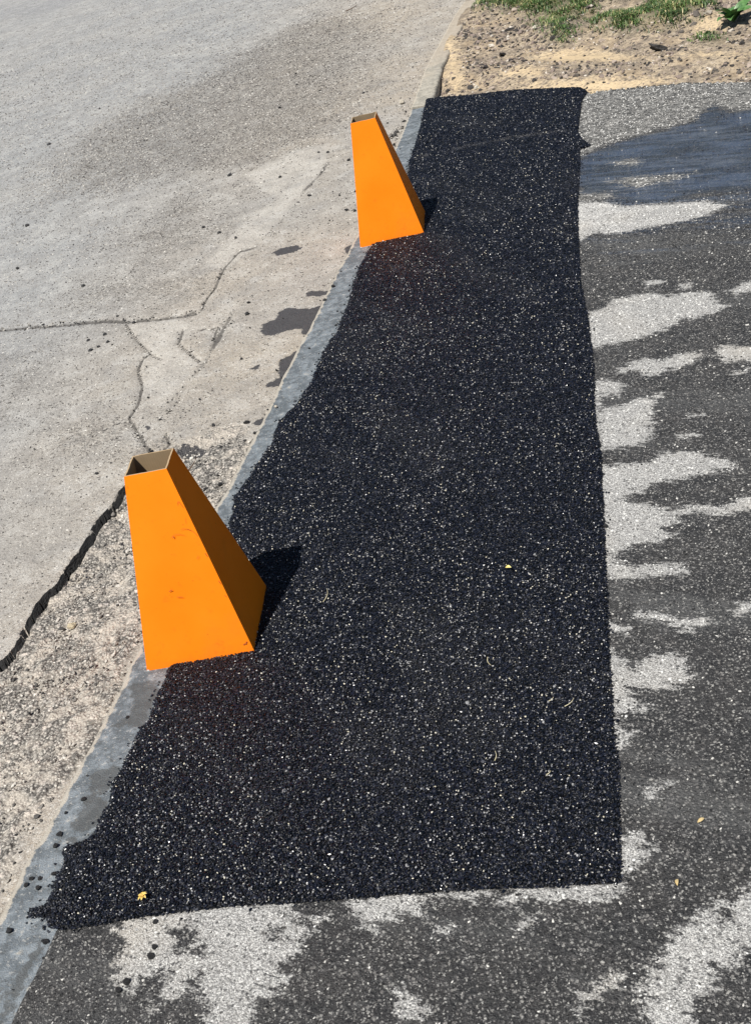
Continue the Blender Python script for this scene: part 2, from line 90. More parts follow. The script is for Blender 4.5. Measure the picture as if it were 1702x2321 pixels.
def dist_line(x,y,poly,closed=False,big=9.,mar=.2):
    P=np.array(poly);d=np.full(x.shape,big)
    m=(x>P[:,0].min()-mar)&(x<P[:,0].max()+mar)&(y>P[:,1].min()-mar)&(y<P[:,1].max()+mar)
    if not m.any(): return d,m
    X=x[m];Y=y[m];D=np.full(X.shape,big)
    Q=np.vstack([P,P[:1]]) if closed else P
    for a,b in zip(Q[:-1],Q[1:]):
        e=b-a;L=e@e+1e-12;t=np.clip(((X-a[0])*e[0]+(Y-a[1])*e[1])/L,0,1)
        D=np.minimum(D,np.hypot(X-a[0]-t*e[0],Y-a[1]-t*e[1]))
    d[m]=D;return d,m
def sdf(x,y,poly,mar=.2):
    d,m=dist_line(x,y,poly,True,9.,mar)
    if not m.any(): return d
    X=x[m];Y=y[m];ins=np.zeros(X.shape,bool);P=np.array(poly);Q=np.roll(P,-1,0)
    for a,b in zip(P,Q):
        if a[1]==b[1]:continue
        c=((a[1]>Y)!=(b[1]>Y))&(X<(b[0]-a[0])*(Y-a[1])/(b[1]-a[1])+a[0]);ins^=c
    dm=d[m];dm[ins]*=-1;d[m]=dm;return d
def sdfs(x,y,polys,mar=.2):
    d=np.full(x.shape,9.)
    for p in polys:d=np.minimum(d,sdf(x,y,p,mar))
    return d
def lines(x,y,ls):
    d=np.full(x.shape,9.)
    for p in ls:d=np.minimum(d,dist_line(x,y,p)[0])
    return d
def enc(d,w=.1): return np.clip(.5-d/w,0,1)
def sst(a,b,x):
    t=np.clip((x-a)/(b-a),0,1);return t*t*(3-2*t)
KL=np.array(KERB_LEFT)
KLy=np.concatenate([[-3],KL[:,1],[60]])
KLx=np.concatenate([[KL[0,0]-(KL[0,1]+3)*.40],KL[:,0],[KL[-1,0]+(60-KL[-1,1])*.345]])
def kx(y): return np.interp(y,KLy,KLx)
def kw(y): return np.interp(y,[1.2,1.6,3,5.8,6.6,9],[.142,.135,.125,.115,.108,.10])
def fan(y0,y1,px,xl,xr,xpx=None):
    h=CAM['h'];k=px/1190.
    a=np.arange(math.atan(y0/h),math.atan(y1/h),k);ys=h*np.tan(a)
    mid=np.median([(xr(y)-xl(y))/(math.hypot(y,h)*(xpx or px)/1190.) for y in ys]);nc=int(mid)+2
    t=np.linspace(0,1,nc)
    L=np.array([xl(y) for y in ys]);R=np.array([xr(y) for y in ys])
    X=L[:,None]+(R-L)[:,None]*t[None];Y=np.repeat(ys[:,None],nc,1)
    n=len(ys);i=np.arange(n*nc).reshape(n,nc)
    F=np.stack([i[:-1,:-1],i[:-1,1:],i[1:,1:],i[1:,:-1]],-1).reshape(-1,4)
    return X.ravel(),Y.ravel(),F
def cull(x,y,z,F,keep,attrs):
    kf=keep[F].all(1);F=F[kf];used=np.zeros(len(x),bool);used[F.ravel()]=True
    idx=np.cumsum(used)-1
    return np.stack([x[used],y[used],z[used]],1),idx[F],{k:a[used] for k,a in attrs.items()}
# ------------------------------------------------------------- material helper
class M:
    def __init__(s,name):
        s.m=bpy.data.materials.new(name);s.m.use_nodes=True;s.t=s.m.node_tree;s.t.nodes.clear()
        s.b=s.n('ShaderNodeBsdfPrincipled');o=s.n('ShaderNodeOutputMaterial');s.l(s.b.outputs[0],o.inputs[0])
        s.co=s.n('ShaderNodeTexCoord').outputs['Object']
    def n(s,k): return s.t.nodes.new(k)
    def l(s,a,b): s.t.links.new(a,b)
    def put(s,inp,v):
        if isinstance(v,(int,float)): inp.default_value=v
        elif isinstance(v,(tuple,list)): inp.default_value=tuple(v)+((1,) if len(v)==3 and len(inp.default_value)==4 else ())
        else: s.l(v,inp)
    def math(s,op,a,b=None,c=None,clamp=False):
        n=s.n('ShaderNodeMath');n.operation=op;n.use_clamp=clamp;s.put(n.inputs[0],a)
        if b is not None:s.put(n.inputs[1],b)
        if c is not None:s.put(n.inputs[2],c)
        return n.outputs[0]
    def noise(s,sc,det=2,rough=.5,co=None,col=False,lac=2,dist=0):
        n=s.n('ShaderNodeTexNoise');n.inputs['Scale'].default_value=sc;n.inputs['Detail'].default_value=det;n.inputs['Roughness'].default_value=rough
        n.inputs['Distortion'].default_value=dist
        s.l(co or s.co,n.inputs['Vector']);return n.outputs['Color' if col else 'Fac']
    def vor(s,sc,feat='F1',co=None,rnd=1):
        n=s.n('ShaderNodeTexVoronoi');n.feature=feat;n.inputs['Scale'].default_value=sc;n.inputs['Randomness'].default_value=rnd
        s.l(co or s.co,n.inputs['Vector']);return n
    def ss(s,x,a,b,lo=0,hi=1):
        n=s.n('ShaderNodeMapRange');n.interpolation_type='SMOOTHSTEP';s.put(n.inputs[0],x)
        for i,v in enumerate((a,b,lo,hi)): s.put(n.inputs[i+1],v)
        return n.outputs[0]
    def lin(s,x,a,b,lo=0,hi=1):
        n=s.n('ShaderNodeMapRange');s.put(n.inputs[0],x)
        for i,v in enumerate((a,b,lo,hi)): s.put(n.inputs[i+1],v)
        return n.outputs[0]
    def mix(s,f,a,b,mode='MIX'):
        n=s.n('ShaderNodeMix');n.data_type='RGBA';n.blend_type=mode;s.put(n.inputs[0],f);s.put(n.inputs[6],a);s.put(n.inputs[7],b);return n.outputs[2]
    def attr(s,name,typ='GEOMETRY'):
        n=s.n('ShaderNodeAttribute');n.attribute_name=name;n.attribute_type=typ;return n.outputs['Fac']
    def sep(s,c,i=0):
        n=s.n('ShaderNodeSeparateColor');s.l(c,n.inputs[0]);return n.outputs[i]
    def bump(s,h,dist,st=1,nrm=None):
        n=s.n('ShaderNodeBump');n.inputs['Distance'].default_value=dist;s.put(n.inputs['Strength'],st);s.l(h,n.inputs['Height'])
        if nrm:s.l(nrm,n.inputs['Normal'])
        return n.outputs[0]
    def out(s,col,rough=.8,nrm=None,spec=.5):
        s.put(s.b.inputs['Base Color'],col);s.put(s.b.inputs['Roughness'],rough);s.put(s.b.inputs['Specular IOR Level'],spec)
        if nrm:s.l(nrm,s.b.inputs['Normal'])
        return s.m
# ------------------------------------------------------------- materials
def mat_road():
    m=M('road_surface')
    g=m.attr('gravel');pit=m.attr('pitted');pale=m.attr('pale');wet=m.attr('wet');crk=m.attr('crack');dk=m.attr('darkroad');tan=m.attr('tan')
    n1=m.noise(300,2,.65);n2=m.noise(85,3,.6);n3=m.noise(18,3,.6);n4=m.noise(1.6,3,.5);n5=m.noise(650,1,.5);n6=m.noise(6,4,.6)
    base=m.mix(m.ss(n4,.3,.7),(.228,.237,.243),(.29,.288,.278))
    base=m.mix(m.math('MULTIPLY',tan,1.0,clamp=True),base,(.355,.295,.22))
    base=m.mix(m.ss(pale,.25,.75,0,.8),base,(.45,.415,.36))
    base=m.mix(m.ss(m.math('ADD',dk,m.math('MULTIPLY',m.math('SUBTRACT',n3,.5),.6)),.3,.7,0,.6),base,(.16,.17,.19))
    base=m.mix(m.math('MULTIPLY',m.ss(n6,.48,.7),.35),base,(.2,.2,.2))
    # dark pits and pale grains
    pt=m.ss(m.math('ADD',pit,m.math('MULTIPLY',m.math('SUBTRACT',m.noise(5,3,.6),.5),.9)),.2,.9)
    thr=m.lin(pt,0,1,.36,.475)
    pits=m.math('SUBTRACT',1,m.ss(m.math('SUBTRACT',n2,thr),-.03,.03))
    pits1=m.math('SUBTRACT',1,m.ss(n1,.38,.50))
    base=m.mix(m.math('MULTIPLY',pits,m.lin(pt,0,1,.35,.75)),base,(.10,.09,.08))
    base=m.mix(m.math('MULTIPLY',pits1,m.lin(pt,0,1,.55,.8)),base,(.085,.08,.072));nb=m.noise(190,3,.75);base=m.mix(m.ss(nb,.53,.66,0,.6),base,(.60,.58,.53))
    base=m.mix(m.ss(n5,.52,.68,0,.6),base,(.66,.64,.59));base=m.mix(m.ss(n5,.45,.34,0,.45),base,(.10,.095,.09))
    fr=m.noise(7,10,.82)
    n30=m.noise(34,4,.72);n31=m.noise(24,4,.75)
    base=m.mix(m.math('MULTIPLY',m.ss(n30,.485,.42),m.lin(pt,0,1,.08,.5)),base,(.15,.135,.12));base=m.mix(m.ss(n31,.53,.60,0,.16),base,(.52,.50,.46))
    base=m.mix(m.ss(fr,.495,.44,0,.24),base,(.15,.14,.13));base=m.mix(m.ss(fr,.52,.58,0,.18),base,(.60,.59,.55))
    for sc_,lo_,hi_,c_,a_ in ((70,.80,.80,(.07,.063,.055),.75),(130,.78,.70,(.09,.083,.075),.7),(110,1.2,.90,(.66,.63,.57),.6),(210,.72,.62,(.10,.095,.09),.6)):
        vv=m.vor(sc_);base=m.mix(m.math('MULTIPLY',m.math('MULTIPLY',m.math('GREATER_THAN',m.sep(vv.outputs['Color'],0),m.lin(pt,0,1,(lo_ if lo_<1 else .93)+.14 if lo_<1 else .95,hi_-.02)),m.ss(m.math('ADD',vv.outputs['Distance'],m.math('MULTIPLY',n1,.5)),.62,.50)),a_),base,c_)
    # gravelly concrete
    v=m.vor(165);vc=m.sep(v.outputs['Color'],0);vd=v.outputs['Distance']
    v2=m.vor(60);vc2=m.sep(v2.outputs['Color'],1);vd2=v2.outputs['Distance']
    gv=m.mix(vc,(.16,.15,.135),(.58,.54,.47));gv=m.mix(m.ss(vd,.35,.7,0,.85),gv,(.045,.04,.035));gv=m.mix(pits1,gv,m.mix(.6,gv,(.05,.045,.04)))
    gv=m.mix(m.math('MULTIPLY',m.ss(vc2,.6,.75),m.ss(vd2,.45,.3)),gv,m.mix(vc,(.3,.28,.26),(.62,.55,.47)))
    gv=m.mix(m.ss(n3,.42,.62,0,.6),gv,(.55,.49,.41))
    gg=m.ss(m.math('ADD',g,m.math('MULTIPLY',m.math('SUBTRACT',n3,.5),.5)),.4,.6)
    base=m.mix(gg,base,gv)
    # stains, cracks and painted gap shade
    base=m.mix(m.math('MULTIPLY',pt,.12),base,(.30,.255,.20),'MIX')
    ww=m.ss(m.math('ADD',wet,m.math('MULTIPLY',m.math('SUBTRACT',m.noise(60,3,.65),.5),.55)),.46,.54)
    base=m.mix(m.math('MULTIPLY',ww,.93),base,m.mix(m.ss(n1,.4,.6),(.018,.018,.021),(.045,.043,.047)))
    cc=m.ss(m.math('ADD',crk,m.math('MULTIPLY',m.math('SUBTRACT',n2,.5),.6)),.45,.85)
    base=m.mix(m.math('MULTIPLY',cc,.78),base,(.05,.045,.04));base=m.mix(m.ss(m.attr('gap_shade'),.01,.08),base,(.008,.008,.008))  # near-black mix paints the shade inside the slab edge gap
    h=m.math('ADD',m.math('MULTIPLY',n1,.35),m.math('ADD',m.math('MULTIPLY',n2,.9),m.math('MULTIPLY',m.math('MULTIPLY',pits,pt),-.6)))
    h=m.math('ADD',h,m.math('MULTIPLY',gg,m.math('ADD',m.math('MULTIPLY',vd,-.9),m.math('MULTIPLY',vd2,-1.4))))
    return m.out(base,m.mix(ww,(.85,.85,.85),(.68,.68,.68)),m.bump(m.math('ADD',h,m.math('MULTIPLY',fr,.9)),.006,.9))
def mat_drive():
    m=M('old_asphalt')
    dry=m.attr('dry');semi=m.attr('semi');pool_sheen=m.attr('pool_sheen')
    mp=m.n('ShaderNodeMapping');mp.vector_type='TEXTURE';mp.inputs['Rotation'].default_value=(0,0,-.62);mp.inputs['Scale'].default_value=(5,1,1);m.l(m.co,mp.inputs[0])
    dn=m.n('ShaderNodeVectorMath');dn.operation='MULTIPLY_ADD';m.l(m.noise(230,2,.6,col=True),dn.inputs[0]);dn.inputs[1].default_value=(.007,.007,.007);m.l(m.co,dn.inputs[2]);dc=dn.outputs[0]
    v=m.vor(150,co=dc);vr=m.sep(v.outputs['Color'],0);vr2=m.sep(v.outputs['Color'],1);vd=v.outputs['Distance']
    w2=m.vor(270,co=dc);wr=m.sep(w2.outputs['Color'],0);wd_=w2.outputs['Distance']
    n2=m.noise(70,3,.65);n3=m.noise(9,4,.6);n1=m.noise(380,2,.6);n4=m.noise(2.5,3,.5)
    stone=m.mix(vr2,(.16,.15,.14),(.50,.49,.45))
    fl=m.math('MULTIPLY',m.ss(vr,.60,.64),m.ss(m.math('ADD',vd,m.math('MULTIPLY',vr2,.25)),.55,.42))
    fl2=m.math('MULTIPLY',m.ss(wr,.66,.7),m.ss(wd_,.5,.35))
    dark=m.mix(m.ss(n3,.3,.7),(.015,.015,.0155),(.034,.032,.030))
    dark=m.mix(m.ss(n1,.50,.64,0,.45),dark,(.10,.098,.095))
    dark=m.mix(m.math('MULTIPLY',fl2,.7),dark,m.mix(vr2,(.10,.097,.093),(.40,.385,.36)))
    dark=m.mix(m.math('MULTIPLY',fl,.85),dark,stone)
    sem=m.mix(vr,(.07,.068,.064),(.36,.35,.32));sem=m.mix(m.ss(n1,.36,.56,.85,0),sem,(.03,.03,.03));sem=m.mix(m.ss(m.noise(60,5,.8,co=mp.outputs[0]),.51,.57,0,.65),sem,(.40,.39,.36));sem=m.mix(m.ss(m.noise(30,5,.8),.49,.44,0,.6),sem,(.04,.04,.04))
    dr=m.mix(wr,(.42,.41,.39),(.68,.67,.63));dr=m.mix(m.ss(wd_,.42,.7,0,.7),dr,(.17,.165,.155));dr=m.mix(m.ss(n1,.5,.38,0,.75),dr,(.13,.125,.12))
    dr=m.mix(m.ss(n4,.5,.75,0,.35),dr,(.5,.44,.35))
    hole=m.math('MULTIPLY',m.ss(vr2,.88,.9),m.ss(vd,.5,.4));dr=m.mix(m.math('MULTIPLY',hole,.8),dr,(.05,.05,.05))
    ns=m.noise(60,4,.7,co=mp.outputs[0])
    w_=m.math('ADD',m.math('MULTIPLY',m.math('ADD',m.math('MULTIPLY',m.math('SUBTRACT',n2,.5),.7),m.math('MULTIPLY',m.math('SUBTRACT',ns,.5),1.1)),1.0),m.math('MULTIPLY',m.math('SUBTRACT',m.noise(260,1,.5),.5),.35))
    fs=m.ss(m.math('ADD',m.math('ADD',semi,m.math('MULTIPLY',w_,.9)),m.math('MULTIPLY',m.math('SUBTRACT',m.noise(10,4,.6,co=mp.outputs[0]),.5),.9)),.34,.68)
    fd=m.ss(m.math('ADD',dry,w_),.40,.60)
    pl=m.math('MULTIPLY',m.ss(m.math('ADD',pool_sheen,m.math('MULTIPLY',m.math('SUBTRACT',m.noise(14,5,.65,co=mp.outputs[0]),.5),1.1)),.35,.65),m.math('SUBTRACT',1,fs))
    dark=m.mix(m.math('MULTIPLY',pl,.72),dark,m.mix(m.ss(m.noise(20,5,.7,co=mp.outputs[0]),.4,.6),(.014,.020,.034),(.050,.072,.12)))  # blue base tint paints the sky's reflection on the wet asphalt
    dark=m.mix(m.ss(m.noise(45,5,.8),.54,.6,0,.25),dark,(.16,.155,.15));dark=m.mix(m.math('MULTIPLY',m.ss(m.noise(5,6,.7,co=mp.outputs[0]),.5,.66),.35),dark,(.13,.13,.125));col=m.mix(fd,m.mix(fs,dark,sem),dr);nb=m.math('MULTIPLY',fd,.6)
    notdry=m.math('SUBTRACT',1,m.math('MAXIMUM',fd,fs))
    rough=m.math('SUBTRACT',.78,m.math('MULTIPLY',m.math('MULTIPLY',notdry,pl),.56))
    rough=m.math('SUBTRACT',rough,m.math('MULTIPLY',notdry,.15))
    h=m.math('ADD',m.math('MULTIPLY',vd,m.math('SUBTRACT',nb,.85)),m.math('ADD',m.math('MULTIPLY',n1,.9),m.math('MULTIPLY',wd_,-.4)))
    return m.out(col,rough,m.bump(h,.0048,m.lin(pl,0,1,.95,.3)))
def mat_patch():
    m=M('fresh_asphalt')
    v=m.vor(150);vd=v.outputs['Distance'];vr=m.sep(v.outputs['Color'],0)
    c=m.mix(vr,(.006,.006,.007),(.022,.022,.025))
    return m.out(c,.5,m.bump(vd,.006,1))
def mat_stone(name,stops,rough,rr=.0,tintcol=None,spec=.5):
    m=M(name);oi=m.n('ShaderNodeObjectInfo').outputs['Random']
    r=m.n('ShaderNodeValToRGB');r.color_ramp.interpolation='CONSTANT' if len(stops)>3 else 'LINEAR'
    el=r.color_ramp.elements
    while len(el)<len(stops): el.new(.5)
    for e,(p,c) in zip(el,stops): e.position=p;e.color=tuple(c)+(1,)
    m.l(oi,r.inputs[0]);c=r.outputs[0]
    if tintcol:
        c=m.mix(m.attr('tint','INSTANCER'),c,tintcol)
    c=m.mix(m.noise(120,2),c,m.mix(.5,c,(.5,.5,.5),'MULTIPLY'))
    ro=m.math('ADD',rough,m.math('MULTIPLY',m.math('FRACT',m.math('MULTIPLY',oi,37.7)),rr))
    return m.out(c,ro,None,spec)
def mat_kerb(far):
    m=M('kerb_concrete_dry' if far else 'kerb_concrete')
    n1=m.noise(350,2,.6);n2=m.noise(30,4,.6);n3=m.noise(7,3,.5);st=m.attr('stain');ed=m.attr('edge')
    a,b=((.32,.295,.24),(.46,.42,.34)) if far else ((.098,.115,.128),(.195,.222,.242))
    c=m.mix(m.ss(m.math('ADD',m.math('MULTIPLY',n2,.7),m.math('MULTIPLY',n3,.3)),.42,.58),a,b)
    c=m.mix(m.ss(n1,.35,.55,.4,0),c,(.12,.12,.11))
    c=m.mix(m.ss(n2,.60,.68,0,.4),c,(.36,.365,.35));c=m.mix(m.ss(m.noise(75,4,.8),.45,.40,0,.5),c,(.055,.055,.052));nv=m.noise(110,3,.7);c=m.mix(m.ss(nv,.58,.63,0,.5),c,(.42,.41,.38))
    s=m.ss(m.math('ADD',st,m.math('MULTIPLY',m.math('SUBTRACT',m.noise(55,3,.65),.5),.7)),.44,.56)
    c=m.mix(m.math('MULTIPLY',s,.75),c,(.06,.062,.06))
    if far:
        sy=m.n('ShaderNodeSeparateXYZ');m.l(m.co,sy.inputs[0]);c=m.mix(m.ss(m.math('ADD',sy.outputs[1],m.math('MULTIPLY',n3,1.2)),7.3,8.2,0,.75),c,m.mix(n2,(.34,.28,.21),(.48,.41,.32)))
    e=m.ss(m.math('ADD',ed,m.math('MULTIPLY',m.math('SUBTRACT',n2,.5),2.6)),.35,.75)
    c=m.mix(m.math('MULTIPLY',e,.75),c,(.46,.41,.33))  # pale tan on the left arris paints its sunlit look into the colour
    return m.out(c,.62,m.bump(m.math('ADD',n1,m.math('MULTIPLY',n2,.7)),.003,.9))
def mat_soil():
    m=M('dry_soil');sand=m.attr('sand');gr=m.attr('grassy')
    n1=m.noise(260,2,.65);n2=m.noise(55,4,.65);n3=m.noise(9,4,.6);n4=m.noise(22,3,.6)
    c=m.mix(m.ss(n3,.35,.65),(.235,.19,.14),(.46,.37,.255))
    c=m.mix(m.ss(n2,.34,.5,.75,0),c,(.06,.05,.04))
    c=m.mix(m.ss(n2,.56,.66,0,.7),c,(.50,.43,.34));c=m.mix(m.ss(m.noise(30,6,.8),.5,.40,0,.7),c,(.09,.07,.06));c=m.mix(m.ss(m.noise(4,3,.6),.5,.62,0,.3),c,(.46,.34,.20))
    c=m.mix(m.math('MULTIPLY',gr,.6),c,(.10,.10,.05))
    s=m.ss(m.math('ADD',sand,m.math('ADD',m.math('MULTIPLY',m.math('SUBTRACT',n4,.5),1.0),m.math('MULTIPLY',m.math('SUBTRACT',n2,.5),1.3))),.30,.95)
    c=m.mix(m.math('MULTIPLY',s,.85),c,m.mix(n1,(.50,.375,.215),(.64,.50,.31)))
    h=m.math('ADD',m.math('MULTIPLY',n2,1.2),m.math('MULTIPLY',n1,.3))
    return m.out(c,.9,m.bump(h,.012,m.lin(s,0,1,.9,.25)))
def mat_flat(name,col,rough=.7,var=None,scale=60,bump=0):
    m=M(name);n=m.noise(scale,3,.6);c=m.mix(m.ss(n,.35,.65),col,var or tuple(x*.75 for x in col))
    return m.out(c,rough,m.bump(n,.002,bump) if bump else None)
def mat_orange():
    m=M('orange_coated_card');n=m.noise(7,3,.5);n2=m.noise(45,3,.6);n3=m.noise(500,1,.5)
    c=m.mix(m.ss(n,.3,.7),(.92,.212,.006),(.96,.238,.009))
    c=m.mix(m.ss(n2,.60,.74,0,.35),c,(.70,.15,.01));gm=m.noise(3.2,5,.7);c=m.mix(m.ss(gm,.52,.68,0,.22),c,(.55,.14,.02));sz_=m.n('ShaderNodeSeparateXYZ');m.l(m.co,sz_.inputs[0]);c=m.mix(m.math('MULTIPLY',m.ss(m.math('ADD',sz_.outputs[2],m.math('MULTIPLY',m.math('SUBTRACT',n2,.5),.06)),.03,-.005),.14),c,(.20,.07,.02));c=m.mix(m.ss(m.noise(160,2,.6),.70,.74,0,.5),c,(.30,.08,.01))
    return m.out(c,.55,m.bump(m.math('ADD',n,m.math('MULTIPLY',n3,.05)),.0012,.35),.08)
def mat_kraft():
    m=M('brown_kraft_card');
    wv=m.n('ShaderNodeTexWave');wv.inputs['Scale'].default_value=55;wv.inputs['Distortion'].default_value=.6;m.l(m.co,wv.inputs[0])
    c=m.mix(m.noise(40,3,.6),(.33,.235,.13),(.43,.31,.185));c=m.mix(m.math('MULTIPLY',wv.outputs[1],.12),c,(.2,.13,.07))
    return m.out(c,.85)
def mat_grass(name='grass_blades'):
    m=M(name);t=m.attr('tint');r=m.n('ShaderNodeValToRGB');el=r.color_ramp.elements
    st=[(0,(.03,.06,.014)),(.45,(.065,.125,.028)),(.72,(.13,.18,.05)),(.86,(.34,.30,.13)),(1,(.55,.46,.26))]
    while len(el)<len(st): el.new(.5)
    for e,(p,c) in zip(el,st): e.position=p;e.color=c+(1,)
    m.l(t,r.inputs[0]);m.b.inputs['Transmission Weight'].default_value=0
    return m.out(r.outputs[0],.55)
ROAD=mat_road();DRIVE=mat_drive();PATCHM=mat_patch();SOIL=mat_soil();KERBN=mat_kerb(False);KERBF=mat_kerb(True)
ORANGE=mat_orange();KRAFT=mat_kraft();GRASSM=mat_grass()
BLACKCRUMB=mat_flat('black_asphalt_lump',(.012,.012,.013),.5,(.03,.028,.027),300,1)
# ------------------------------------------------------------- ground sheets
gx=300
mesh_obj('ground',[(-gx,-gx,-.16),(gx,-gx,-.16),(gx,gx,-.16),(-gx,gx,-.16)],[(0,1,2,3)],SOIL)['kind']='structure'
# road
x,y,F=fan(.55,45,1.7,lambda y:-1.25-.24*y,lambda y:float(kx(y))+.03)
dk=kx(y)-x
_S=np.array(SLABEDGE);_l=np.concatenate([[0],np.cumsum(np.hypot(*np.diff(_S,axis=0).T))]);_t=np.arange(0,_l[-1],.004)
_x=np.interp(_t,_l,_S[:,0]);_y=np.interp(_t,_l,_S[:,1])
_x=_x+.022*fbm(_x,_y,.05,3,301);_y=_y+.022*fbm(_x,_y,.05,3,302)
EDGE=np.stack([_x,_y],1);GRAVEL=[list(GRAVEL_OPEN)+[tuple(p) for p in EDGE]]
def snap(x,y,poly,r):
    P=np.array(poly);m=np.where((x>P[:,0].min()-r)&(x<P[:,0].max()+r)&(y>P[:,1].min()-r)&(y<P[:,1].max()+r))[0]
    X=x[m];Y=y[m];D=np.full(len(m),9.);bx=X.copy();by=Y.copy()
    for a,b in zip(P[:-1],P[1:]):
        e=b-a;t=np.clip(((X-a[0])*e[0]+(Y-a[1])*e[1])/(e@e+1e-12),0,1);qx=a[0]+t*e[0];qy=a[1]+t*e[1];d=np.hypot(X-qx,Y-qy);k=d<D
        D[k]=d[k];bx[k]=qx[k];by[k]=qy[k]
    k=D<r;x[m[k]]=bx[k];y[m[k]]=by[k]
snap(x,y,EDGE,.0019)
dk=kx(y)-x
G=sdfs(x,y,GRAVEL,.3);se=dist_line(x,y,EDGE)[0];G=np.where(se<.0002,.0001,G);cr=lines(x,y,CRACKS);bc=lines(x,y,BIGCRACK);sm=lines(x,y,SEAMS)
jit=fbm(x,y,.16,4,303)*.20*np.clip((se-.05)/.15,0,1)
Gw=G+jit
Gs=G+jit
wid=np.where(se<.05,.0012,.07)
inG=1-sst(-wid,wid*.02,Gs)
z=-.014+.006*fbm(x,y,.6,2,1)*sst(9,3,y)-.016*np.clip(1-dk/.35,0,1)*(1-inG)
zg=-.036+.012*np.clip(1-dk/.25,0,1)+.016*fbm(x,y,.06,3,7)+.012*fbm(x,y,.018,3,9)+.010*np.abs(fbm(x,y,.15,2,12))
z=z*(1-inG)+zg*inG
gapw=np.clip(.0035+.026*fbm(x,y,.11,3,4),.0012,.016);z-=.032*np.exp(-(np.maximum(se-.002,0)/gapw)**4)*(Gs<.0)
gap_shade=np.exp(-(se/(gapw*1.1))**4)*(Gs<.0004)
z+=(.0015+.003*(fbm(x,y,.8,2,5)+.5))*fbm(x,y,.012,2,15)+.005*fbm(x,y,.09,3,19)*sst(6,2.5,y)
z-=.016*np.exp(-(bc/.014)**2)*(.7+1.2*fbm(x,y,.07,3,8))+.008*np.exp(-(cr/.006)**2)+.003*np.exp(-(sm/.012)**2)*(1+fbm(x,y,.04,2,6))
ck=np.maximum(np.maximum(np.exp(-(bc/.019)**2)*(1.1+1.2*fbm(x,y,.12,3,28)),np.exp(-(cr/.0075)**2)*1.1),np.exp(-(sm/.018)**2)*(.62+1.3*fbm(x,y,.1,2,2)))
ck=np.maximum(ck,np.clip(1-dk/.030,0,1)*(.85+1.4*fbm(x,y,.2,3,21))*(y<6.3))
tan=sst(1.5,.1,dk-.10*(y-3))*(.75+.9*fbm(x,y,.5,3,31))
A=dict(gap_shade=gap_shade,gravel=np.maximum(enc(Gw,.14),np.clip(1-dk/.055,0,1)*.62*(fbm(x,y,.18,3,305)>-.12)*(y<6.2)),pitted=enc(sdfs(x,y,PITTED,.6),.9),pale=enc(sdfs(x,y,PALE),.12),wet=enc(sdfs(x,y,WET),.07),crack=ck,darkroad=enc(sdfs(x,y,DARKROAD,1.2),1.2),tan=np.clip(tan,0,1))
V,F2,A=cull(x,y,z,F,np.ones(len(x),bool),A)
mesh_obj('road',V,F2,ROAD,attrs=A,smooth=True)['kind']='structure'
mesh_obj('road_base',[(-9,-2,-.07),(-1.5,-2,-.07),(-1.2,.6,-.07),(-5,16,-.07),(-14,45,-.07),(-30,45,-.07)],[(0,1,2,3,4,5)],ROAD)['kind']='structure'
def road_z(px,py):
    d=kx(py)-px
    g=sdf(np.array([px]),np.array([py]),GRAVEL[0])[0]
    return -.03 if g<0 else -.013-.016*max(0,min(1,1-d/.35))
# driveway
DT=np.array(DRIVE_TOP)
def top_y(x): # y of the driveway's far edge
    return np.interp(x,np.concatenate([[-1],DT[:,0],[9]]),np.concatenate([[6.40],DT[:,1],[.0]]))
x,y,F=fan(.35,6.7,1.7,lambda y:float(kx(y)+.08),lambda y:1.35+.62*y)
over=y-top_y(x)+.03*fbm(x,y,.06,3,2)
z=.004*fbm(x,y,.5,3,41)-.06*sst(-.015,.03,over)
pin=sdf(x,y,PATCH)
z-=.02*sst(.0,-.02,pin)+.03*sst(.008,-.004,x-kx(y)-kw(y))
dry=sdfs(x,y,DRY);hole=sdfs(x,y,DRYHOLE);dry=np.maximum(dry,-hole)
A=dict(dry=enc(dry,.09),semi=enc(sdfs(x,y,SEMI),.16),pool_sheen=np.maximum(enc(sdfs(x,y,POOL,.8),.25),.50*sst(1.1,.0,sdfs(x,y,POOL,1.3))*(sdfs(x,y,SEMI)>.02)))
V,F2,A=cull(x,y,z,F,(over<.08),A)
mesh_obj('driveway',V,F2,DRIVE,attrs=A,smooth=True)['kind']='structure'
# soil verge
x,y,F=fan(4.2,60,2.2,lambda y:float(kx(y)+.07),lambda y:2.2+.62*y)
over=y-top_y(x)
sand=sdfs(x,y,SAND,.4);gs=sdfs(x,y,GRASS,.5)
ruts=.035*np.sin((y*.75+x*.66-top_y(x)*0)*9+3*fbm(x,y,.8,2,3))*sst(0,.3,over)
z=-.022+.02*sst(.1,1.5,over)+.022*fbm(x,y,.25,4,51)+.020*fbm(x,y,.05,3,53)*(.4+sst(-.05,.05,sand))+ruts*.5
z+=np.where(over<0,-.05*sst(0,-.04,over),0)
kd=x-kx(y)-kw(y)
z-=.03*np.exp(-(kd/.025)**2)*np.exp(-((y-6.45)/.35)**2)*(1)+.006*np.exp(-(kd/.03)**2)+.05*sst(.012,-.012,kd)*(y<6.9)+.012*sst(.10,0,kd)*(y<6.9)-.014*sst(6.9,7.2,y)*sst(.2,.0,kd)
z+=.03*sst(.1,-.1,gs)
A=dict(sand=enc(sand,.26),grassy=enc(gs,.2))
V,F2,A=cull(x,y,z,F,(over>-.12),A)
mesh_obj('soil_verge',V,F2,SOIL,attrs=A,smooth=True)['kind']='structure'
SVx,SVy,SVz=V[:,0],V[:,1],V[:,2]
def soil_z(px,py):
    i=np.argmin((SVx-px)**2+(SVy-py)**2);return float(SVz[i])
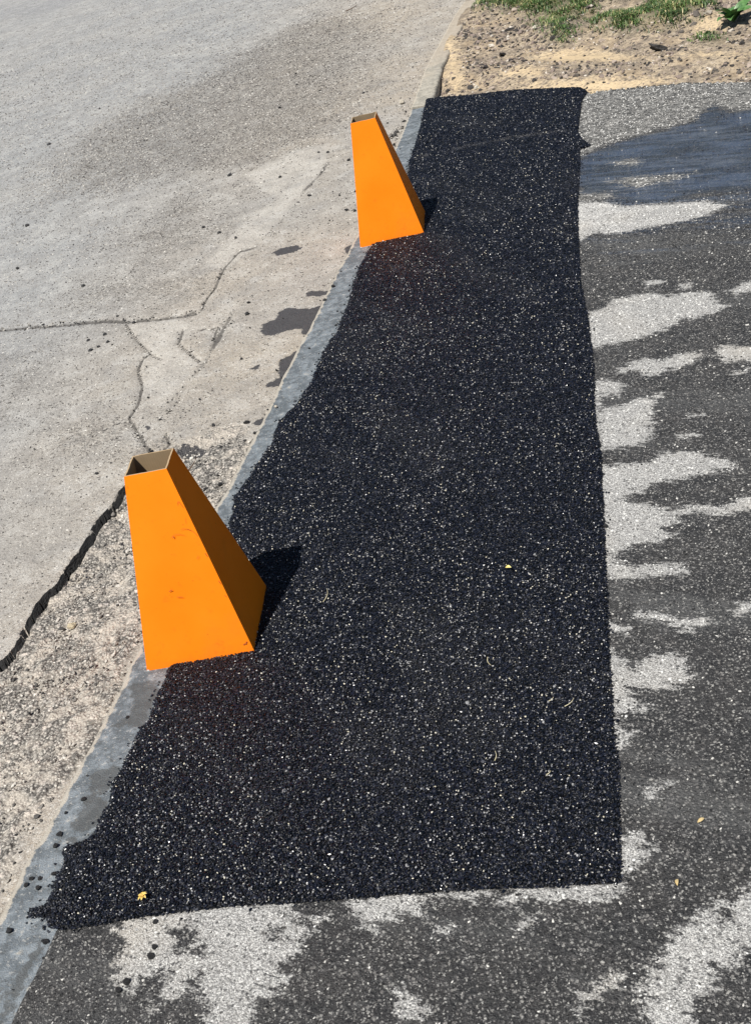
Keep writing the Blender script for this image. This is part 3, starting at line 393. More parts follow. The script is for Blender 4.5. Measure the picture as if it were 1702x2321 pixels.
# ------------------------------------------------------------- kerb
kerb=bpy.data.objects.new('kerb',None);COL.objects.link(kerb);kerb['kind']='structure'
def kerb_stone(y0,y1,far):
    ys=np.arange(y0,y1,.006 if not far else .015)
    prof=[(-.006,-.12,0),(-.005,-.03,1),(-.001,-.012,1),(.003,-.003,1),(.008,.001,.95),(.013,.001,.7),(.018,.0,.1)]+[(None,t,0) for t in (.2,.35,.5,.65,.8,.93)]+[('e',-.001,.0),('e2',-.006,0),('e3',-.12,0)]
    Vs=[];st=[];ed=[];n=len(prof)
    dz=.006 if far else 0
    for yy in ys:
        k0=float(kx(yy));wd_=float(kw(yy))
        wob=.009*float(fbm(np.array([yy]),np.array([.3]),.12,3,61)[0]);wob2=.006*float(fbm(np.array([yy]),np.array([5.3]),.05,3,62)[0])
        for p,q,e in prof:
            if p is None: X=k0+q*wd_;Z=0
            elif p=='e': X=k0+wd_-.006+wob2;Z=q
            elif p=='e2': X=k0+wd_+wob2;Z=q
            elif p=='e3': X=k0+wd_+wob2;Z=q
            else: X=k0+p+wob;Z=q
            Vs.append((X,yy-(X-k0)*.33,Z+dz));ed.append(e)
    Vs=np.array(Vs)
    Vs[:,2]+=(.004*fbm(Vs[:,0],Vs[:,1],.04,3,64)-.02*np.clip(fbm(Vs[:,0],Vs[:,1],.05,2,65)-.26,0,1)*(np.array(ed)>.5))*(Vs[:,2]>-.05)
    m=len(ys);i=np.arange(m*n).reshape(m,n)
    F=np.stack([i[:-1,:-1],i[:-1,1:],i[1:,1:],i[1:,:-1]],-1).reshape(-1,4)
    Fl=[tuple(f) for f in F]+[tuple(i[0][::-1]),tuple(i[-1])]
    o=mesh_obj('kerb_stone',Vs,Fl,KERBF if far else KERBN,kerb,dict(stain=enc(sdfs(Vs[:,0],Vs[:,1],KSTAIN),.06),edge=np.array(ed)))
    for p in o.data.polygons:p.use_smooth=len(p.vertices)==4
    return o
kerb_stone(.3,6.335,False)
yy=6.345
while yy<20: kerb_stone(yy,yy+2.4,True);yy+=2.41
# ------------------------------------------------------------- fresh asphalt patch
x,y,F=fan(1.15,6.65,1.7,lambda y:float(kx(y))-.03,lambda y:float(np.interp(y,[1.15,5.75,6.7],[.25,1.6,1.75])))
ps=sdf(x,y,PATCH,.3)
pz=.010*sst(.004,-.010,ps+.012*fbm(x,y,.03,3,71))-.007+.004*fbm(x,y,.35,3,73)+.006*sst(0,.3,y-5.5)
V,F2,A=cull(x,y,pz,F,ps<.012,{})
patch=mesh_obj('fresh_asphalt_patch',V,F2,PATCHM,smooth=True);patch['kind']='structure'
# ------------------------------------------------------------- stones by geometry nodes
def scatter(name,P,size,mat,parent=None,tint=None,squash=.75,label=None,nvar=7,sub=1,seed=0,rough=.35,tilt=.5):
    me=bpy.data.meshes.new(name);me.vertices.add(len(P));me.vertices.foreach_set('co',np.asarray(P,np.float32).ravel())
    a=me.attributes.new('size','FLOAT','POINT');a.data.foreach_set('value',np.asarray(size,np.float32))
    a=me.attributes.new('tint','FLOAT','POINT');a.data.foreach_set('value',np.asarray(tint if tint is not None else np.zeros(len(P)),np.float32))
    o=bpy.data.objects.new(name,me);COL.objects.link(o);me.materials.append(mat)
    if parent:o.parent=parent
    g=bpy.data.node_groups.new(name,'GeometryNodeTree');g.interface.new_socket('Geometry',in_out='INPUT',socket_type='NodeSocketGeometry');g.interface.new_socket('Geometry',in_out='OUTPUT',socket_type='NodeSocketGeometry')
    N=g.nodes.new;L=g.links.new
    gi=N('NodeGroupInput');go=N('NodeGroupOutput');g2i=N('GeometryNodeGeometryToInstance')
    for k in range(nvar):
        ic=N('GeometryNodeMeshIcoSphere');ic.inputs['Radius'].default_value=.5;ic.inputs['Subdivisions'].default_value=sub
        sp=N('GeometryNodeSetPosition');nz=N('ShaderNodeTexNoise');nz.noise_dimensions='4D';nz.inputs['W'].default_value=k*3.3+seed;nz.inputs['Scale'].default_value=1.6
        vm=N('ShaderNodeVectorMath');vm.operation='SUBTRACT';vm.inputs[1].default_value=(.5,.5,.5);L(nz.outputs['Color'],vm.inputs[0])
        vs=N('ShaderNodeVectorMath');vs.operation='SCALE';vs.inputs['Scale'].default_value=1.5;L(vm.outputs[0],vs.inputs[0])
        L(ic.outputs[0],sp.inputs['Geometry']);L(vs.outputs[0],sp.inputs['Offset'])
        sm_=N('GeometryNodeSetMaterial');sm_.inputs['Material'].default_value=mat;L(sp.outputs[0],sm_.inputs[0])
        tr=N('GeometryNodeTransform');tr.inputs['Scale'].default_value=(1.15,.85,squash);L(sm_.outputs[0],tr.inputs[0])
        L(tr.outputs[0],g2i.inputs[0])
    ip=N('GeometryNodeInstanceOnPoints');ip.inputs['Pick Instance'].default_value=True
    ri=N('FunctionNodeRandomValue');ri.data_type='INT';ri.inputs[4].default_value=0;ri.inputs[5].default_value=nvar-1
    rr=N('FunctionNodeRandomValue');rr.data_type='FLOAT_VECTOR';rr.inputs[0].default_value=(-tilt,-tilt,0);rr.inputs[1].default_value=(tilt,tilt,6.283)
    er=N('FunctionNodeEulerToRotation');L(rr.outputs[0],er.inputs[0])
    na=N('GeometryNodeInputNamedAttribute');na.inputs['Name'].default_value='size'
    L(gi.outputs[0],ip.inputs['Points']);L(g2i.outputs[0],ip.inputs['Instance']);L(ri.outputs[2],ip.inputs['Instance Index']);L(er.outputs[0],ip.inputs['Rotation']);L(na.outputs[0],ip.inputs['Scale'])
    L(ip.outputs[0],go.inputs[0])
    md=o.modifiers.new('scatter','NODES');md.node_group=g
    o['kind']='stuff'
    if label:o['label']=label
    return o
AGG=mat_stone('bitumen_coated_aggregate',[(0,(.002,.003,.005)),(.35,(.006,.008,.014)),(.65,(.009,.011,.020)),(.88,(.017,.020,.032)),(.97,(.06,.063,.075)),(.990,(.26,.26,.26))],.22,.30,(.10,.097,.095),.32)
def pts_in(n,x0,x1,y0,y1): return RNG.uniform(x0,x1,n),RNG.uniform(y0,y1,n)
def jitter_grid(x0,x1,y0,y1,s):
    a,b=np.meshgrid(np.arange(x0,x1,s),np.arange(y0,y1,s));a=a.ravel();b=b.ravel()
    return a+RNG.uniform(-.5,.5,a.size)*s,b+RNG.uniform(-.5,.5,a.size)*s
x,y=jitter_grid(-1.0,1.75,1.15,6.6,.0039)
m=(x>kx(y)-.03)&(x<np.interp(y,[1.15,5.75,6.7],[.3,1.65,1.8]));x=x[m];y=y[m]
lf0=np.abs(x-kx(y)-kw(y))<.13
ps=sdf(x,y,PATCH,.3)+np.where(lf0,.014,.006)*fbm(x,y,.03,3,71)
# left and right sides are loose and ragged, bottom is a clean cut
lf=np.abs(x-kx(y)-kw(y))<.10
keep=(ps<.0)|((ps<.014)&(RNG.random(len(x))<np.where(lf,.06,.015)))
x=x[keep];y=y[keep];ps=ps[keep]
z=.006*sst(.004,-.010,ps)+.004*fbm(x,y,.35,3,73)+.006*sst(0,.3,y-5.5)+RNG.uniform(-.0010,.0010,len(x))*(1+.3*np.clip(y-2,0,4))
z=np.where(ps>.002,.002,z)
sz=RNG.uniform(.0030,.0060,len(x))*(1+.10*np.clip(y-2,0,4))*np.where(RNG.random(len(x))<.06,1.35,1)
MARK=[(.470,5.02),(.60,5.06)]
mk=dist_line(x,y,TYREMARK)[0]
tint=np.clip(np.exp(-(mk/.02)**2)*(.35+1.3*fbm(x,y,.05,2,77))*1.3,0,.7)*(RNG.random(len(x))<.6)+np.clip(.30*fbm(x,y,.45,3,83)+.30*fbm(x*.9+y*.3,(y-.3*x)*.25,.12,2,84),0,.06)+np.where(RNG.random(len(x))<.01,.3,0)
scatter('asphalt_aggregate',np.stack([x,y,z],1),sz,AGG,patch,tint,squash=.55,tilt=.35)
SPK=mat_stone('pale_glint_chips',[(0,(.30,.30,.31)),(.5,(.55,.54,.52)),(.95,(.72,.66,.5))],.3,.3)  # near-white chips that stand in for sun glints on the stones
q=(RNG.random(len(x))<.038*np.clip(1+3.2*fbm(x,y,.20,4,79),.1,3)*np.interp(y,[1.2,2.2,4,6],[1,.75,.28,.14]))&(ps<-.004)
scatter('glint_chips',np.stack([x,y,z+.0026],1)[q],RNG.uniform(.0016,.0035,q.sum())*(1+.10*np.clip(y[q]-2,0,4)),SPK,patch,nvar=4,seed=9)
# ------------------------------------------------------------- loose grit, gravel, pebbles
GRIT=mat_stone('loose_black_grit',[(0,(.008,.008,.008)),(.7,(.02,.019,.018)),(1,(.06,.055,.05))],.5,.2)
PEB=mat_stone('pale_gravel',[(0,(.07,.065,.06)),(.2,(.19,.175,.155)),(.45,(.34,.315,.275)),(.70,(.50,.465,.41)),(.92,(.66,.62,.55))],.7,.2)
X=[];Y=[];Z=[]
a,b=pts_in(90000,-2.2,1.9,1.0,7)
g=fbm(a,b,.5,3,81)
dkk=kx(b)-a
p=np.where((dkk>0),np.exp(-dkk/.10)*.05*(.5+g*2)+.0016,0)
wk=(dkk<0)&(dkk>-.12)&(sdf(a,b,PATCH,.3)>0);p=np.where(wk,.012,p)
pd=sdf(a,b,PATCH,.3);p=np.where((pd>0)&(pd<.05)&(dkk<-.12),.05*np.exp(-pd/.012),p);p=np.where((pd<0),0,p)
p=np.where((dkk<-.12)&(pd>.05),.0006,p)
db=1.2*np.exp(-((a-kx(b)+.055)/.05)**2-((b-2.93)/.17)**2)+1.5*np.exp(-((a-kx(b)+.05)/.05)**2-((b-5.95)/.25)**2)+.12*np.exp(-((a-kx(b)+.03)/.04)**2)*(fbm(a,b,.3,2,5)>.08);p=p+np.where(dkk>-.01,db*.35,0)
k=RNG.random(len(a))<p;a=a[k];b=b[k];d=kx(b)-a
z=np.where(d>0,np.array([road_z(float(i),float(j)) for i,j in zip(a,b)])+.002,.003)
z=np.where((b-top_y(a)>0)&(d<-.12),-9,z);ok=z>-5
scatter('loose_asphalt_grit',np.stack([a,b,z],1)[ok],(RNG.uniform(.003,.008,len(a))*np.where(RNG.random(len(a))<.08,1.6,1))[ok],GRIT,label='fine black asphalt grit scattered on the road edge and kerb')
a,b=pts_in(60000,-1.6,.2,1.0,3.3)
g=sdf(a,b,GRAVEL[0],.3);k=(g<-.01)&(RNG.random(len(a))<.55*(.5+1.2*fbm(a,b,.25,3,91)+.25));a=a[k];b=b[k]
d=kx(b)-a;z=-.036+.012*np.clip(1-d/.25,0,1)+.007*fbm(a,b,.05,3,7)+.009*fbm(a,b,.016,3,9)+.006*np.abs(fbm(a,b,.15,2,12))
scatter('gutter_gravel',np.stack([a,b,z],1),RNG.uniform(.003,.009,len(a))*np.where(RNG.random(len(a))<.05,1.7,1),PEB,label='loose tan and grey gravel in the broken gutter beside the kerb')
a,b=pts_in(60000,.9,4,5.0,9.5)
g=sdfs(a,b,SAND,.3);ov=b-top_y(a);kdd=a-kx(b)-kw(b)
k=(ov>.03)&(kdd>.01)&(RNG.random(len(a))<np.where(g<0,.10,.55)*(.6+1.5*fbm(a,b,.2,3,95)))&(sdfs(a,b,GRASS,.3)>-.05)&(a<3.2);a=a[k];b=b[k]
from mathutils import kdtree
kt=kdtree.KDTree(len(SVx))
near=np.where((SVy<10)&(SVx<3.6))[0]
kt=kdtree.KDTree(len(near))
for i in near: kt.insert((SVx[i],SVy[i],0),int(i))
kt.balance()
def sz_(px,py): return float(SVz[kt.find((px,py,0))[1]])
z=np.array([sz_(i,j) for i,j in zip(a,b)])
SPEB=mat_stone('soil_pebbles',[(0,(.04,.035,.032)),(.3,(.11,.095,.08)),(.5,(.23,.18,.15)),(.75,(.38,.31,.25)),(.93,(.58,.52,.44))],.8,.15)
scatter('soil_gravel',np.stack([a,b,z],1),RNG.uniform(.006,.020,len(a))*np.where(RNG.random(len(a))<.06,2.0,1),SPEB,label='small stones and clods in the dry soil of the verge')
GRAIN=mat_stone('road_grains',[(0,(.03,.027,.025)),(.34,(.10,.092,.082)),(.52,(.25,.23,.20)),(.76,(.44,.41,.36)),(.92,(.66,.63,.57))],.75,.15)
def road_h(a,b):
    d=kx(b)-a
    return -.014+.006*fbm(a,b,.6,2,1)*sst(9,3,b)-.016*np.clip(1-d/.35,0,1)+.005*fbm(a,b,.09,3,19)*sst(6,2.5,b)
yb=RNG.uniform(.9,19,460000);xb=kx(yb)-.006-RNG.random(len(yb))*(1.0+.62*yb)
pt_=enc(sdfs(xb,yb,PITTED,.6),.9);g_=sdf(xb,yb,GRAVEL[0],.3)
pr_=(.34+.66*sst(.15,.8,pt_+.9*fbm(xb,yb,.25,3,201)))*(g_>.012)*(1-.7*(sdfs(xb,yb,PALE)<0))
k=RNG.random(len(xb))<pr_*.95*(1-sst(9,18,yb))*(sdfs(xb,yb,WET)>0);xb,yb=xb[k],yb[k]
sz=RNG.uniform(.0028,.0065,len(xb))*(1+.22*np.clip(yb-2,0,8))
rd=bpy.data.objects['road']
scatter('exposed_aggregate',np.stack([xb,yb,road_h(xb,yb)-.12*sz],1),sz,GRAIN,rd,squash=.5,nvar=5,seed=21)
DGR=mat_stone('driveway_grains',[(0,(.008,.008,.008)),(.42,(.025,.024,.023)),(.64,(.09,.086,.08)),(.82,(.30,.29,.265)),(.94,(.62,.60,.55))],.55,.2)
WGR=mat_stone('dusty_driveway_grains',[(0,(.10,.097,.09)),(.14,(.34,.33,.31)),(.40,(.52,.51,.48)),(.72,(.70,.69,.65))],.75,.15)
yb=np.sqrt(RNG.uniform(.9**2,6.6**2,230000));xb=kx(yb)+kw(yb)+.004+RNG.random(len(yb))*(1.0+.55*yb)
k=(sdf(xb,yb,PATCH,.3)>.003)&(top_y(xb)-yb>.01);xb,yb=xb[k],yb[k]
dd=sdfs(xb,yb,DRY);dd=np.maximum(dd,-sdfs(xb,yb,DRYHOLE))+.035*fbm(xb,yb,.03,3,211)+.05*fbm(xb*.35+yb*.25,yb*.9+xb*.5,.03,3,212)
sm_=sdfs(xb,yb,SEMI)+.03*fbm(xb,yb,.05,3,213)
dryk=(dd<-.004)|((sm_<0)&(RNG.random(len(xb))<.45));pk=(sdf(xb,yb,POOL[0],.3)<0)&~dryk
sz=RNG.uniform(.003,.0068,len(xb))*(1+.13*np.clip(yb-1.5,0,4));keepd=RNG.random(len(xb))<np.where(dryk,.6,np.where(pk,.03,.55))
zz=.004*fbm(xb,yb,.5,3,41)-.10*sz;dv=bpy.data.objects['driveway']
for nm_,kk_,mt_ in (('dark_aggregate',keepd&~dryk,DGR),('pale_aggregate',keepd&dryk,WGR)):
    scatter(nm_,np.stack([xb,yb,zz],1)[kk_],sz[kk_],mt_,dv,squash=.5,nvar=5,seed=31)
a,b=pts_in(9000,-.75,1.1,2.6,6.5);d=kx(b)-a
pr_=np.exp(-((d-.07)/.07)**2)*(.16*np.exp(-((b-2.98)/.17)**2)+.22*np.exp(-((b-5.95)/.25)**2)+.012)+.03*np.exp(-((a+.43)**2+(b-3.10)**2)/.006)
k=(RNG.random(len(a))<pr_*2.2)&(d>.004);a,b=a[k],b[k]
RUB=mat_stone('broken_rubble',[(0,(.015,.014,.014)),(.45,(.05,.046,.042)),(.62,(.16,.145,.125)),(.82,(.34,.30,.25))],.75,.15)
scatter('gutter_rubble',np.stack([a,b,np.array([road_z(float(i),float(j)) for i,j in zip(a,b)])+.002],1),RNG.uniform(.008,.020,len(a))*(1+.1*(b-2.6)),RUB,label='dark broken asphalt and concrete rubble heaped against the kerb behind each cone')
# ------------------------------------------------------------- grass
bl=[]
a,b=pts_in(360000,.9,4.6,6.0,10)
g=sdfs(a,b,GRASS,.5);cl=fbm(a,b,.12,3,101);pr=np.where(g<.10,1-sst(-.10,.09,g+cl*.16),0)*(.55+cl*2.4)
k=(RNG.random(len(a))<pr*1.1)&(a-kx(b)-kw(b)>.02)
a=a[k];b=b[k];n=len(a);zz=np.array([sz_(i,j) for i,j in zip(a,b)])
th=RNG.uniform(0,6.283,n);ln=RNG.uniform(.012,.038,n)*(.7+.8*(cl[k]+.5));lean=RNG.uniform(.3,1.6,n);wdt=RNG.uniform(.0018,.0034,n)
dx,dy=np.cos(th),np.sin(th);nx,ny=-dy,dx
B=np.stack([a,b,zz-.004],1);side=np.stack([nx*wdt,ny*wdt,0*wdt],1)
mid=B+np.stack([dx*ln*lean*.35,dy*ln*lean*.35,ln*.65],1);tip=B+np.stack([dx*ln*lean,dy*ln*lean,ln*np.clip(1.0-.4*lean,.3,1)],1)
V=np.concatenate([B-side,B+side,mid+side*.8,mid-side*.8,tip]);i=np.arange(n)
F3=np.concatenate([np.stack([i,i+n,i+2*n],1),np.stack([i,i+2*n,i+3*n],1),np.stack([i+3*n,i+2*n,i+4*n],1)])
tn=np.clip(.36+1.1*fbm(a,b,.15,2,111)+RNG.normal(0,.17,n),0,1);tn=np.where(RNG.random(n)<.10,RNG.uniform(.8,1,n),tn)
print('polys',sum(len(o.data.polygons) for o in bpy.data.objects if o.type=='MESH'))
go=mesh_obj('grass',V,F3,GRASSM,attrs=dict(tint=np.tile(tn,5)))
tag(go,'sparse short grass growing on the dry soil verge at the top','grass',kind='stuff')
print('counts grass',n)
# ------------------------------------------------------------- cones of folded card
def card_cone(C,label,near):
    C=[Vector(c) for c in C]
    tBL,tBR,tFR,tFL,bFL,bFR,bBR=C;bBL=bFL+bBR-bFR
    zoff=.011 if near else .010
    base=(bFL+bFR+bBR+bBL)/4;base.z=0
    root=bpy.data.objects.new('cardboard_cone',None);COL.objects.link(root);root.location=base
    tag(root,label,'cone','folded orange cardboard cones standing along the kerb')
    cen_t=(tBL+tBR+tFR+tFL)/4-base;cen_b=Vector((0,0,0))
    T=.0032
    def inset(p,cen,f): return p+(cen-p)*f
    def panel(b0,b1,t1,t0,seed,lab=None,nm='side_panel'):
        b0,b1,t1,t0=[q-base for q in (b0,b1,t1,t0)]
        ft=T*1.42/((t0-cen_t).length);fb=T*1.42/((b0-cen_b).length)
        ib0,ib1=inset(b0,cen_b,fb),inset(b1,cen_b,fb);it0,it1=inset(t0,cen_t,ft),inset(t1,cen_t,ft)
        nu,nv=10,18;Vo=[];Vi=[]
        nrm=(b1-b0).cross(t0-b0).normalized()
        for j in range(nv+1):
            v=j/nv
            for i in range(nu+1):
                uu=i/nu;P=b0.lerp(b1,uu).lerp(t0.lerp(t1,uu),v);Q=ib0.lerp(ib1,uu).lerp(it0.lerp(it1,uu),v)
                bow=mnoise.noise(Vector((uu*2+seed,v*3,seed)))*.0022*math.sin(math.pi*uu)
                lip=(mnoise.noise(Vector((uu*9+seed,seed,3)))*.0012) if j==nv else 0
                P=P+nrm*bow;Q=Q+nrm*bow
                P.z+=lip;Q.z+=lip;Vo.append(P);Vi.append(Q)
        k=len(Vo);V=Vo+Vi+Vo+Vi;Fs=[];mi=[]
        w_=nu+1
        for j in range(nv):
            for i in range(nu):
                a_=j*w_+i;Fs.append((a_,a_+1,a_+w_+1,a_+w_));mi.append(0);Fs.append((k+a_,k+a_+w_,k+a_+w_+1,k+a_+1));mi.append(1)
        for i in range(nu):
            a_=2*k+nv*w_+i;Fs.append((a_,a_+1,k+a_+1,k+a_));mi.append(1);a_=2*k+i;Fs.append((a_+1,a_,k+a_,k+a_+1));mi.append(1)
        o=mesh_obj(nm,V,Fs,ORANGE,root);o.data.materials.append(KRAFT)
        for p,q in zip(o.data.polygons,mi):p.material_index=q;p.use_smooth=True
        if lab:o['label']=lab
        return o,(b0,b1,t1,t0,nrm)
    fr,fd=panel(bFL,bFR,tFR,tFL,1.3+near,'scuffed sunlit front panel' if near else 'clean sunlit front panel','front_panel')
    panel(bFR,bBR,tBR,tFR,4.1+near,'shaded dark orange side panel')
    panel(bBR,bBL,tBL,tBR,7.7+near,nm='back_panel');panel(bBL,bFL,tFL,tBL,9.2+near)
    return root,fr,fd
SCUFF=mat_flat('scuff_brown',(.30,.05,.008),.8,(.5,.11,.01),400)
TORN=mat_flat('torn_white_paper',(.75,.72,.66),.9)
r1,f1,d1=card_cone(CONES[0],'near orange cardboard cone straddling the kerb, larger in view, scuffed front, open brown top',1)
r2,f2,d2=card_cone(CONES[1],'far orange cardboard cone straddling the kerb, smaller in view, unmarked front',0)
def on_panel(d,uu,v,lift=.0006):
    b0,b1,t1,t0,n=d;return b0.lerp(b1,uu).lerp(t0.lerp(t1,uu),v)+n*lift
def scuff(d,fr,pl,wdt,name='scuff_mark',mat=SCUFF):
    ps_=[on_panel(d,a,b,.0026 if .12<a<.9 else .0012) for a,b in pl];V=[];n=d[4]
    for i,p in enumerate(ps_):
        t=(ps_[min(i+1,len(ps_)-1)]-ps_[max(i-1,0)]).normalized();s=n.cross(t);w_=wdt*(.25+.75*math.sin(math.pi*(i+.3)/(len(ps_)-.4+.0)))
        V+=[p+s*w_/2,p-s*w_/2]
    o=mesh_obj(name,V,[(2*i,2*i+1,2*i+3,2*i+2) for i in range(len(ps_)-1)],mat,fr)
    return o
for pl,w_ in [([(.78,.695),(.83,.700),(.89,.695),(.94,.680),(.97,.665),(.985,.648)],.0011),([(.60,.665),(.66,.678),(.74,.678),(.82,.665)],.0008),([(.635,.662),(.65,.672)],.003),
    ([(.90,.815),(.915,.83),(.94,.835),(.955,.82),(.975,.80)],.0011),([(.90,.72),(.93,.75)],.0006),([(.84,.54),(.865,.545),(.88,.555)],.0009),([(.38,.40),(.42,.405)],.003),([(.45,.365),(.52,.36)],.002),
    ([(.93,.055),(.955,.06)],.004),([(.955,.055),(.975,.07)],.004),([(.975,.56),(.985,.54)],.0018),([(.98,.41),(.99,.39)],.0016),([(.97,.33),(.985,.32)],.0018)]: scuff(d1,f1,pl,w_)
for d,fr in ((d1,f1),(d2,f2)):
    for a0 in ((.0,0),(.975,0)):
        p=[on_panel(d,a0[0]+q[0],q[1]-.004,.001) for q in ((0,0),(.028,.002),(.022,.010),(.005,.012))]
        mesh_obj('torn_corner',p,[(0,1,2,3)],TORN,fr)
# ------------------------------------------------------------- loose lumps one by one
def lump_mesh(name,seed,mat,sq=.7,sub=2,rough=.45):
    import bmesh
    bm=bmesh.new();bmesh.ops.create_icosphere(bm,subdivisions=sub,radius=.5)
    for v in bm.verts:
        p=v.co.copy();q=p*2.2+Vector((seed*7.1,seed,0));v.co=p*(1+rough*mnoise.noise(q)+rough*.5*mnoise.noise(q*2.7));v.co.z*=sq
    me=bpy.data.meshes.new(name);bm.to_mesh(me);bm.free();me.materials.append(mat);return me
CM=[lump_mesh('crumb',i+1,BLACKCRUMB) for i in range(6)]
def put(name,me,x,y,z,s,label,cat,group=None,rot=None,st=(1,1,1)):
    o=bpy.data.objects.new(name,me);COL.objects.link(o);o.location=(x,y,z);o.scale=(s*st[0],s*st[1],s*st[2]);o.rotation_euler=rot or (random.uniform(-.3,.3),random.uniform(-.3,.3),random.uniform(0,6.28))
    return tag(o,label,cat,group)
SPEC={0:('flat black asphalt crumb at the upper left of the road, alone',.030),1:('angular black asphalt lump at the left edge of the grey road',.024),
 20:None}
ZC={}
for i,(cx,cy) in enumerate(CRUMBS):
    d=float(kx(cy))-cx;onk=d<0
    zz=.003 if onk else road_z(cx,cy)+.002
    size=random.uniform(.008,.013) if cy<4 else random.uniform(.013,.019)
    if i in (0,1,8): size=.024
    if i==1:lab,gr_='angular black asphalt lump alone on the left of the road, left of the far cone',None
    elif i==0:lab,gr_='flat black asphalt crumb highest and farthest left on the road',None
    elif i==8:lab,gr_='black asphalt crumb on the pale road left of the far cone',None
    elif i==23: lab,gr_='round black asphalt crumb in the middle of the pale gutter between the cones',None
    elif onk and cy>2.3: lab,gr_='small black asphalt crumb on the kerb edge between the cones','black crumbs on the kerb between the cones'
    elif onk: lab,gr_='small black asphalt crumb lying on the grey kerb near the bottom left','black crumbs on the kerb'
    elif cy<2.2 and cx>-.75: lab,gr_='small black asphalt crumb on the old driveway below the fresh patch','black crumbs below the patch'
    elif cy<2.2: lab,gr_='small black asphalt crumb on the tan gravel left of the kerb','black crumbs on the gravel'
    elif cy<4.2: lab,gr_='small black asphalt crumb on the pale concrete between the two cones','black crumbs between the cones'
    else: lab,gr_='small black asphalt crumb on the road left of or beyond the far cone','black crumbs on the far road'
    o=put('asphalt_crumb',CM[i%6],cx,cy,zz,size,lab,'asphalt crumb',gr_)
    if gr_: ZC.setdefault(gr_,[]).append((cx*CAM['r'][0]+cy*CAM['r'][1],o))
ORD='leftmost second third fourth fifth sixth seventh eighth ninth tenth eleventh twelfth thirteenth fourteenth fifteenth sixteenth seventeenth eighteenth nineteenth twentieth'.split()
for g_,L_ in ZC.items():
    L_.sort(key=lambda t:t[0]);n_=len(L_)
    for k_,(q_,o) in enumerate(L_):
        if k_<=n_//2: w_='leftmost' if k_==0 else ORD[k_]+' from the left'
        else: w_='rightmost' if k_==n_-1 else ORD[n_-1-k_]+' from the right'
        o['label']='asphalt crumb, '+w_+' of the '+g_
DK=lump_mesh('dark_clod',21,mat_flat('dark_clod',(.035,.033,.032),.8,(.07,.062,.055),90,1),.6,3,.6)
P=PTS
def sp(k,dz=0): return P[k][0],P[k][1],sz_(*P[k])+dz
a,b,c=sp('chunk');put('asphalt_chunk',DK,a,b,c+.015,.085,'dark broken asphalt chunk on the soil left of the leafy weed','asphalt chunk',rot=(.2,.5,.3),st=(1.2,.55,.6))
a,b,c=sp('chunk2');put('asphalt_chunk',DK,a,b,c+.012,.06,'small dark chunk on the soil just below the left end of the grass','asphalt chunk',rot=(.1,.1,.5),st=(1.2,.6,.5))
a,b,c=sp('chunk3');put('asphalt_chunk',DK,a,b,c+.012,.055,'small dark chunk on the tan soil above the far edge of the patch','asphalt chunk',rot=(.1,.4,.9),st=(1,.5,.5))
a,b,c=sp('darkp');put('dark_stone',DK,a,b,c+.008,.035,'dark round stone beside the far edge of the patch near the kerb','stone')
STN=lump_mesh('stone',31,mat_flat('pale_stone',(.42,.38,.30),.85,(.55,.5,.42),80,1),.7,3,.4)
a,b,c=sp('pale1');put('pale_stone',STN,a,b,c+.006,.03,'pale oval stone on the soil near the far end of the patch, farther of two','stone')
a,b,c=sp('pale2');put('pale_stone',STN,a,b,c+.006,.026,'pale stone touching the far edge of the patch, nearer of two','stone')
a,b=P['stone1'];put('tan_stone',lump_mesh('tan_stone',41,mat_flat('tan_stone',(.48,.41,.27),.85,(.58,.5,.36),80,1),.7,3,.35),a-.205,b-.12,-.028,.022,'cream coloured stone in the gravel beside the dark slab edge, left of the near cone','stone')
a,b=P['pebble1'];put('white_pebble',STN,a-.02,b,.0-.015,.03,'cream pebble at the left foot of the kerb joint beyond the far cone','stone')
a,b=P['pebw1'];put('white_pebble',STN,-.205,3.33,.006,.011,'tiny white pebble on the kerb between the two cones','stone')
# dark flat stone sunk in the gutter above the near cone
a,b=(-.4235,3.092)
put('sunken_stone',lump_mesh('sunken_stone',51,mat_flat('sunken_stone',(.09,.08,.075),.7,(.14,.125,.115),70,1),.35,3,.3),a,b,-.035,.065,'dark flat stone sunk in the gutter just above the near cone','stone',rot=(0,0,.2),st=(1,.75,.6))
# straws, twigs, wood splinter
def rod(name,p0,p1,rad,mat,label,cat,bend=.1,group=None,k=5):
    p0,p1=Vector(p0),Vector(p1);d=p1-p0;s=d.cross(Vector((0,0,1))).normalized();V=[];n=5
    root=(p0+p1)/2
    for i in range(k+1):
        t=i/k;c=p0.lerp(p1,t)+s*d.length*bend*math.sin(math.pi*t)-root;rr=rad*(1-.6*t)
        for j in range(n):
            a=6.283*j/n;V.append(c+s*rr*math.cos(a)+Vector((0,0,1))*rr*math.sin(a))
    F=[(i*n+j,i*n+(j+1)%n,(i+1)*n+(j+1)%n,(i+1)*n+j) for i in range(k) for j in range(n)]+[tuple(range(n))[::-1],tuple(range(k*n,k*n+n))]
    o=mesh_obj(name,V,F,mat);o.location=root;return tag(o,label,cat,group)
STRAW=mat_flat('dry_straw',(.55,.48,.28),.6,(.66,.6,.42),200);WOOD=mat_flat('weathered_wood',(.50,.42,.28),.7,(.62,.54,.4),150)
SL=['pale dry straw on the fresh asphalt right of the near cone','pale dry straw at the centre of the fresh asphalt patch','dry straw near the right edge of the fresh asphalt','curled dry straw in the lower middle of the fresh asphalt',
 'short dry straw low on the right of the fresh asphalt','tiny straw below the one near the right edge','dry straw bit beside the near cone base']
for s,lab in zip(STRAWS,SL):
    (a,b),(c,d)=s;rod('straw',(a,b,.0105),(c,d,.012),.0009,STRAW,lab,'straw',.12)
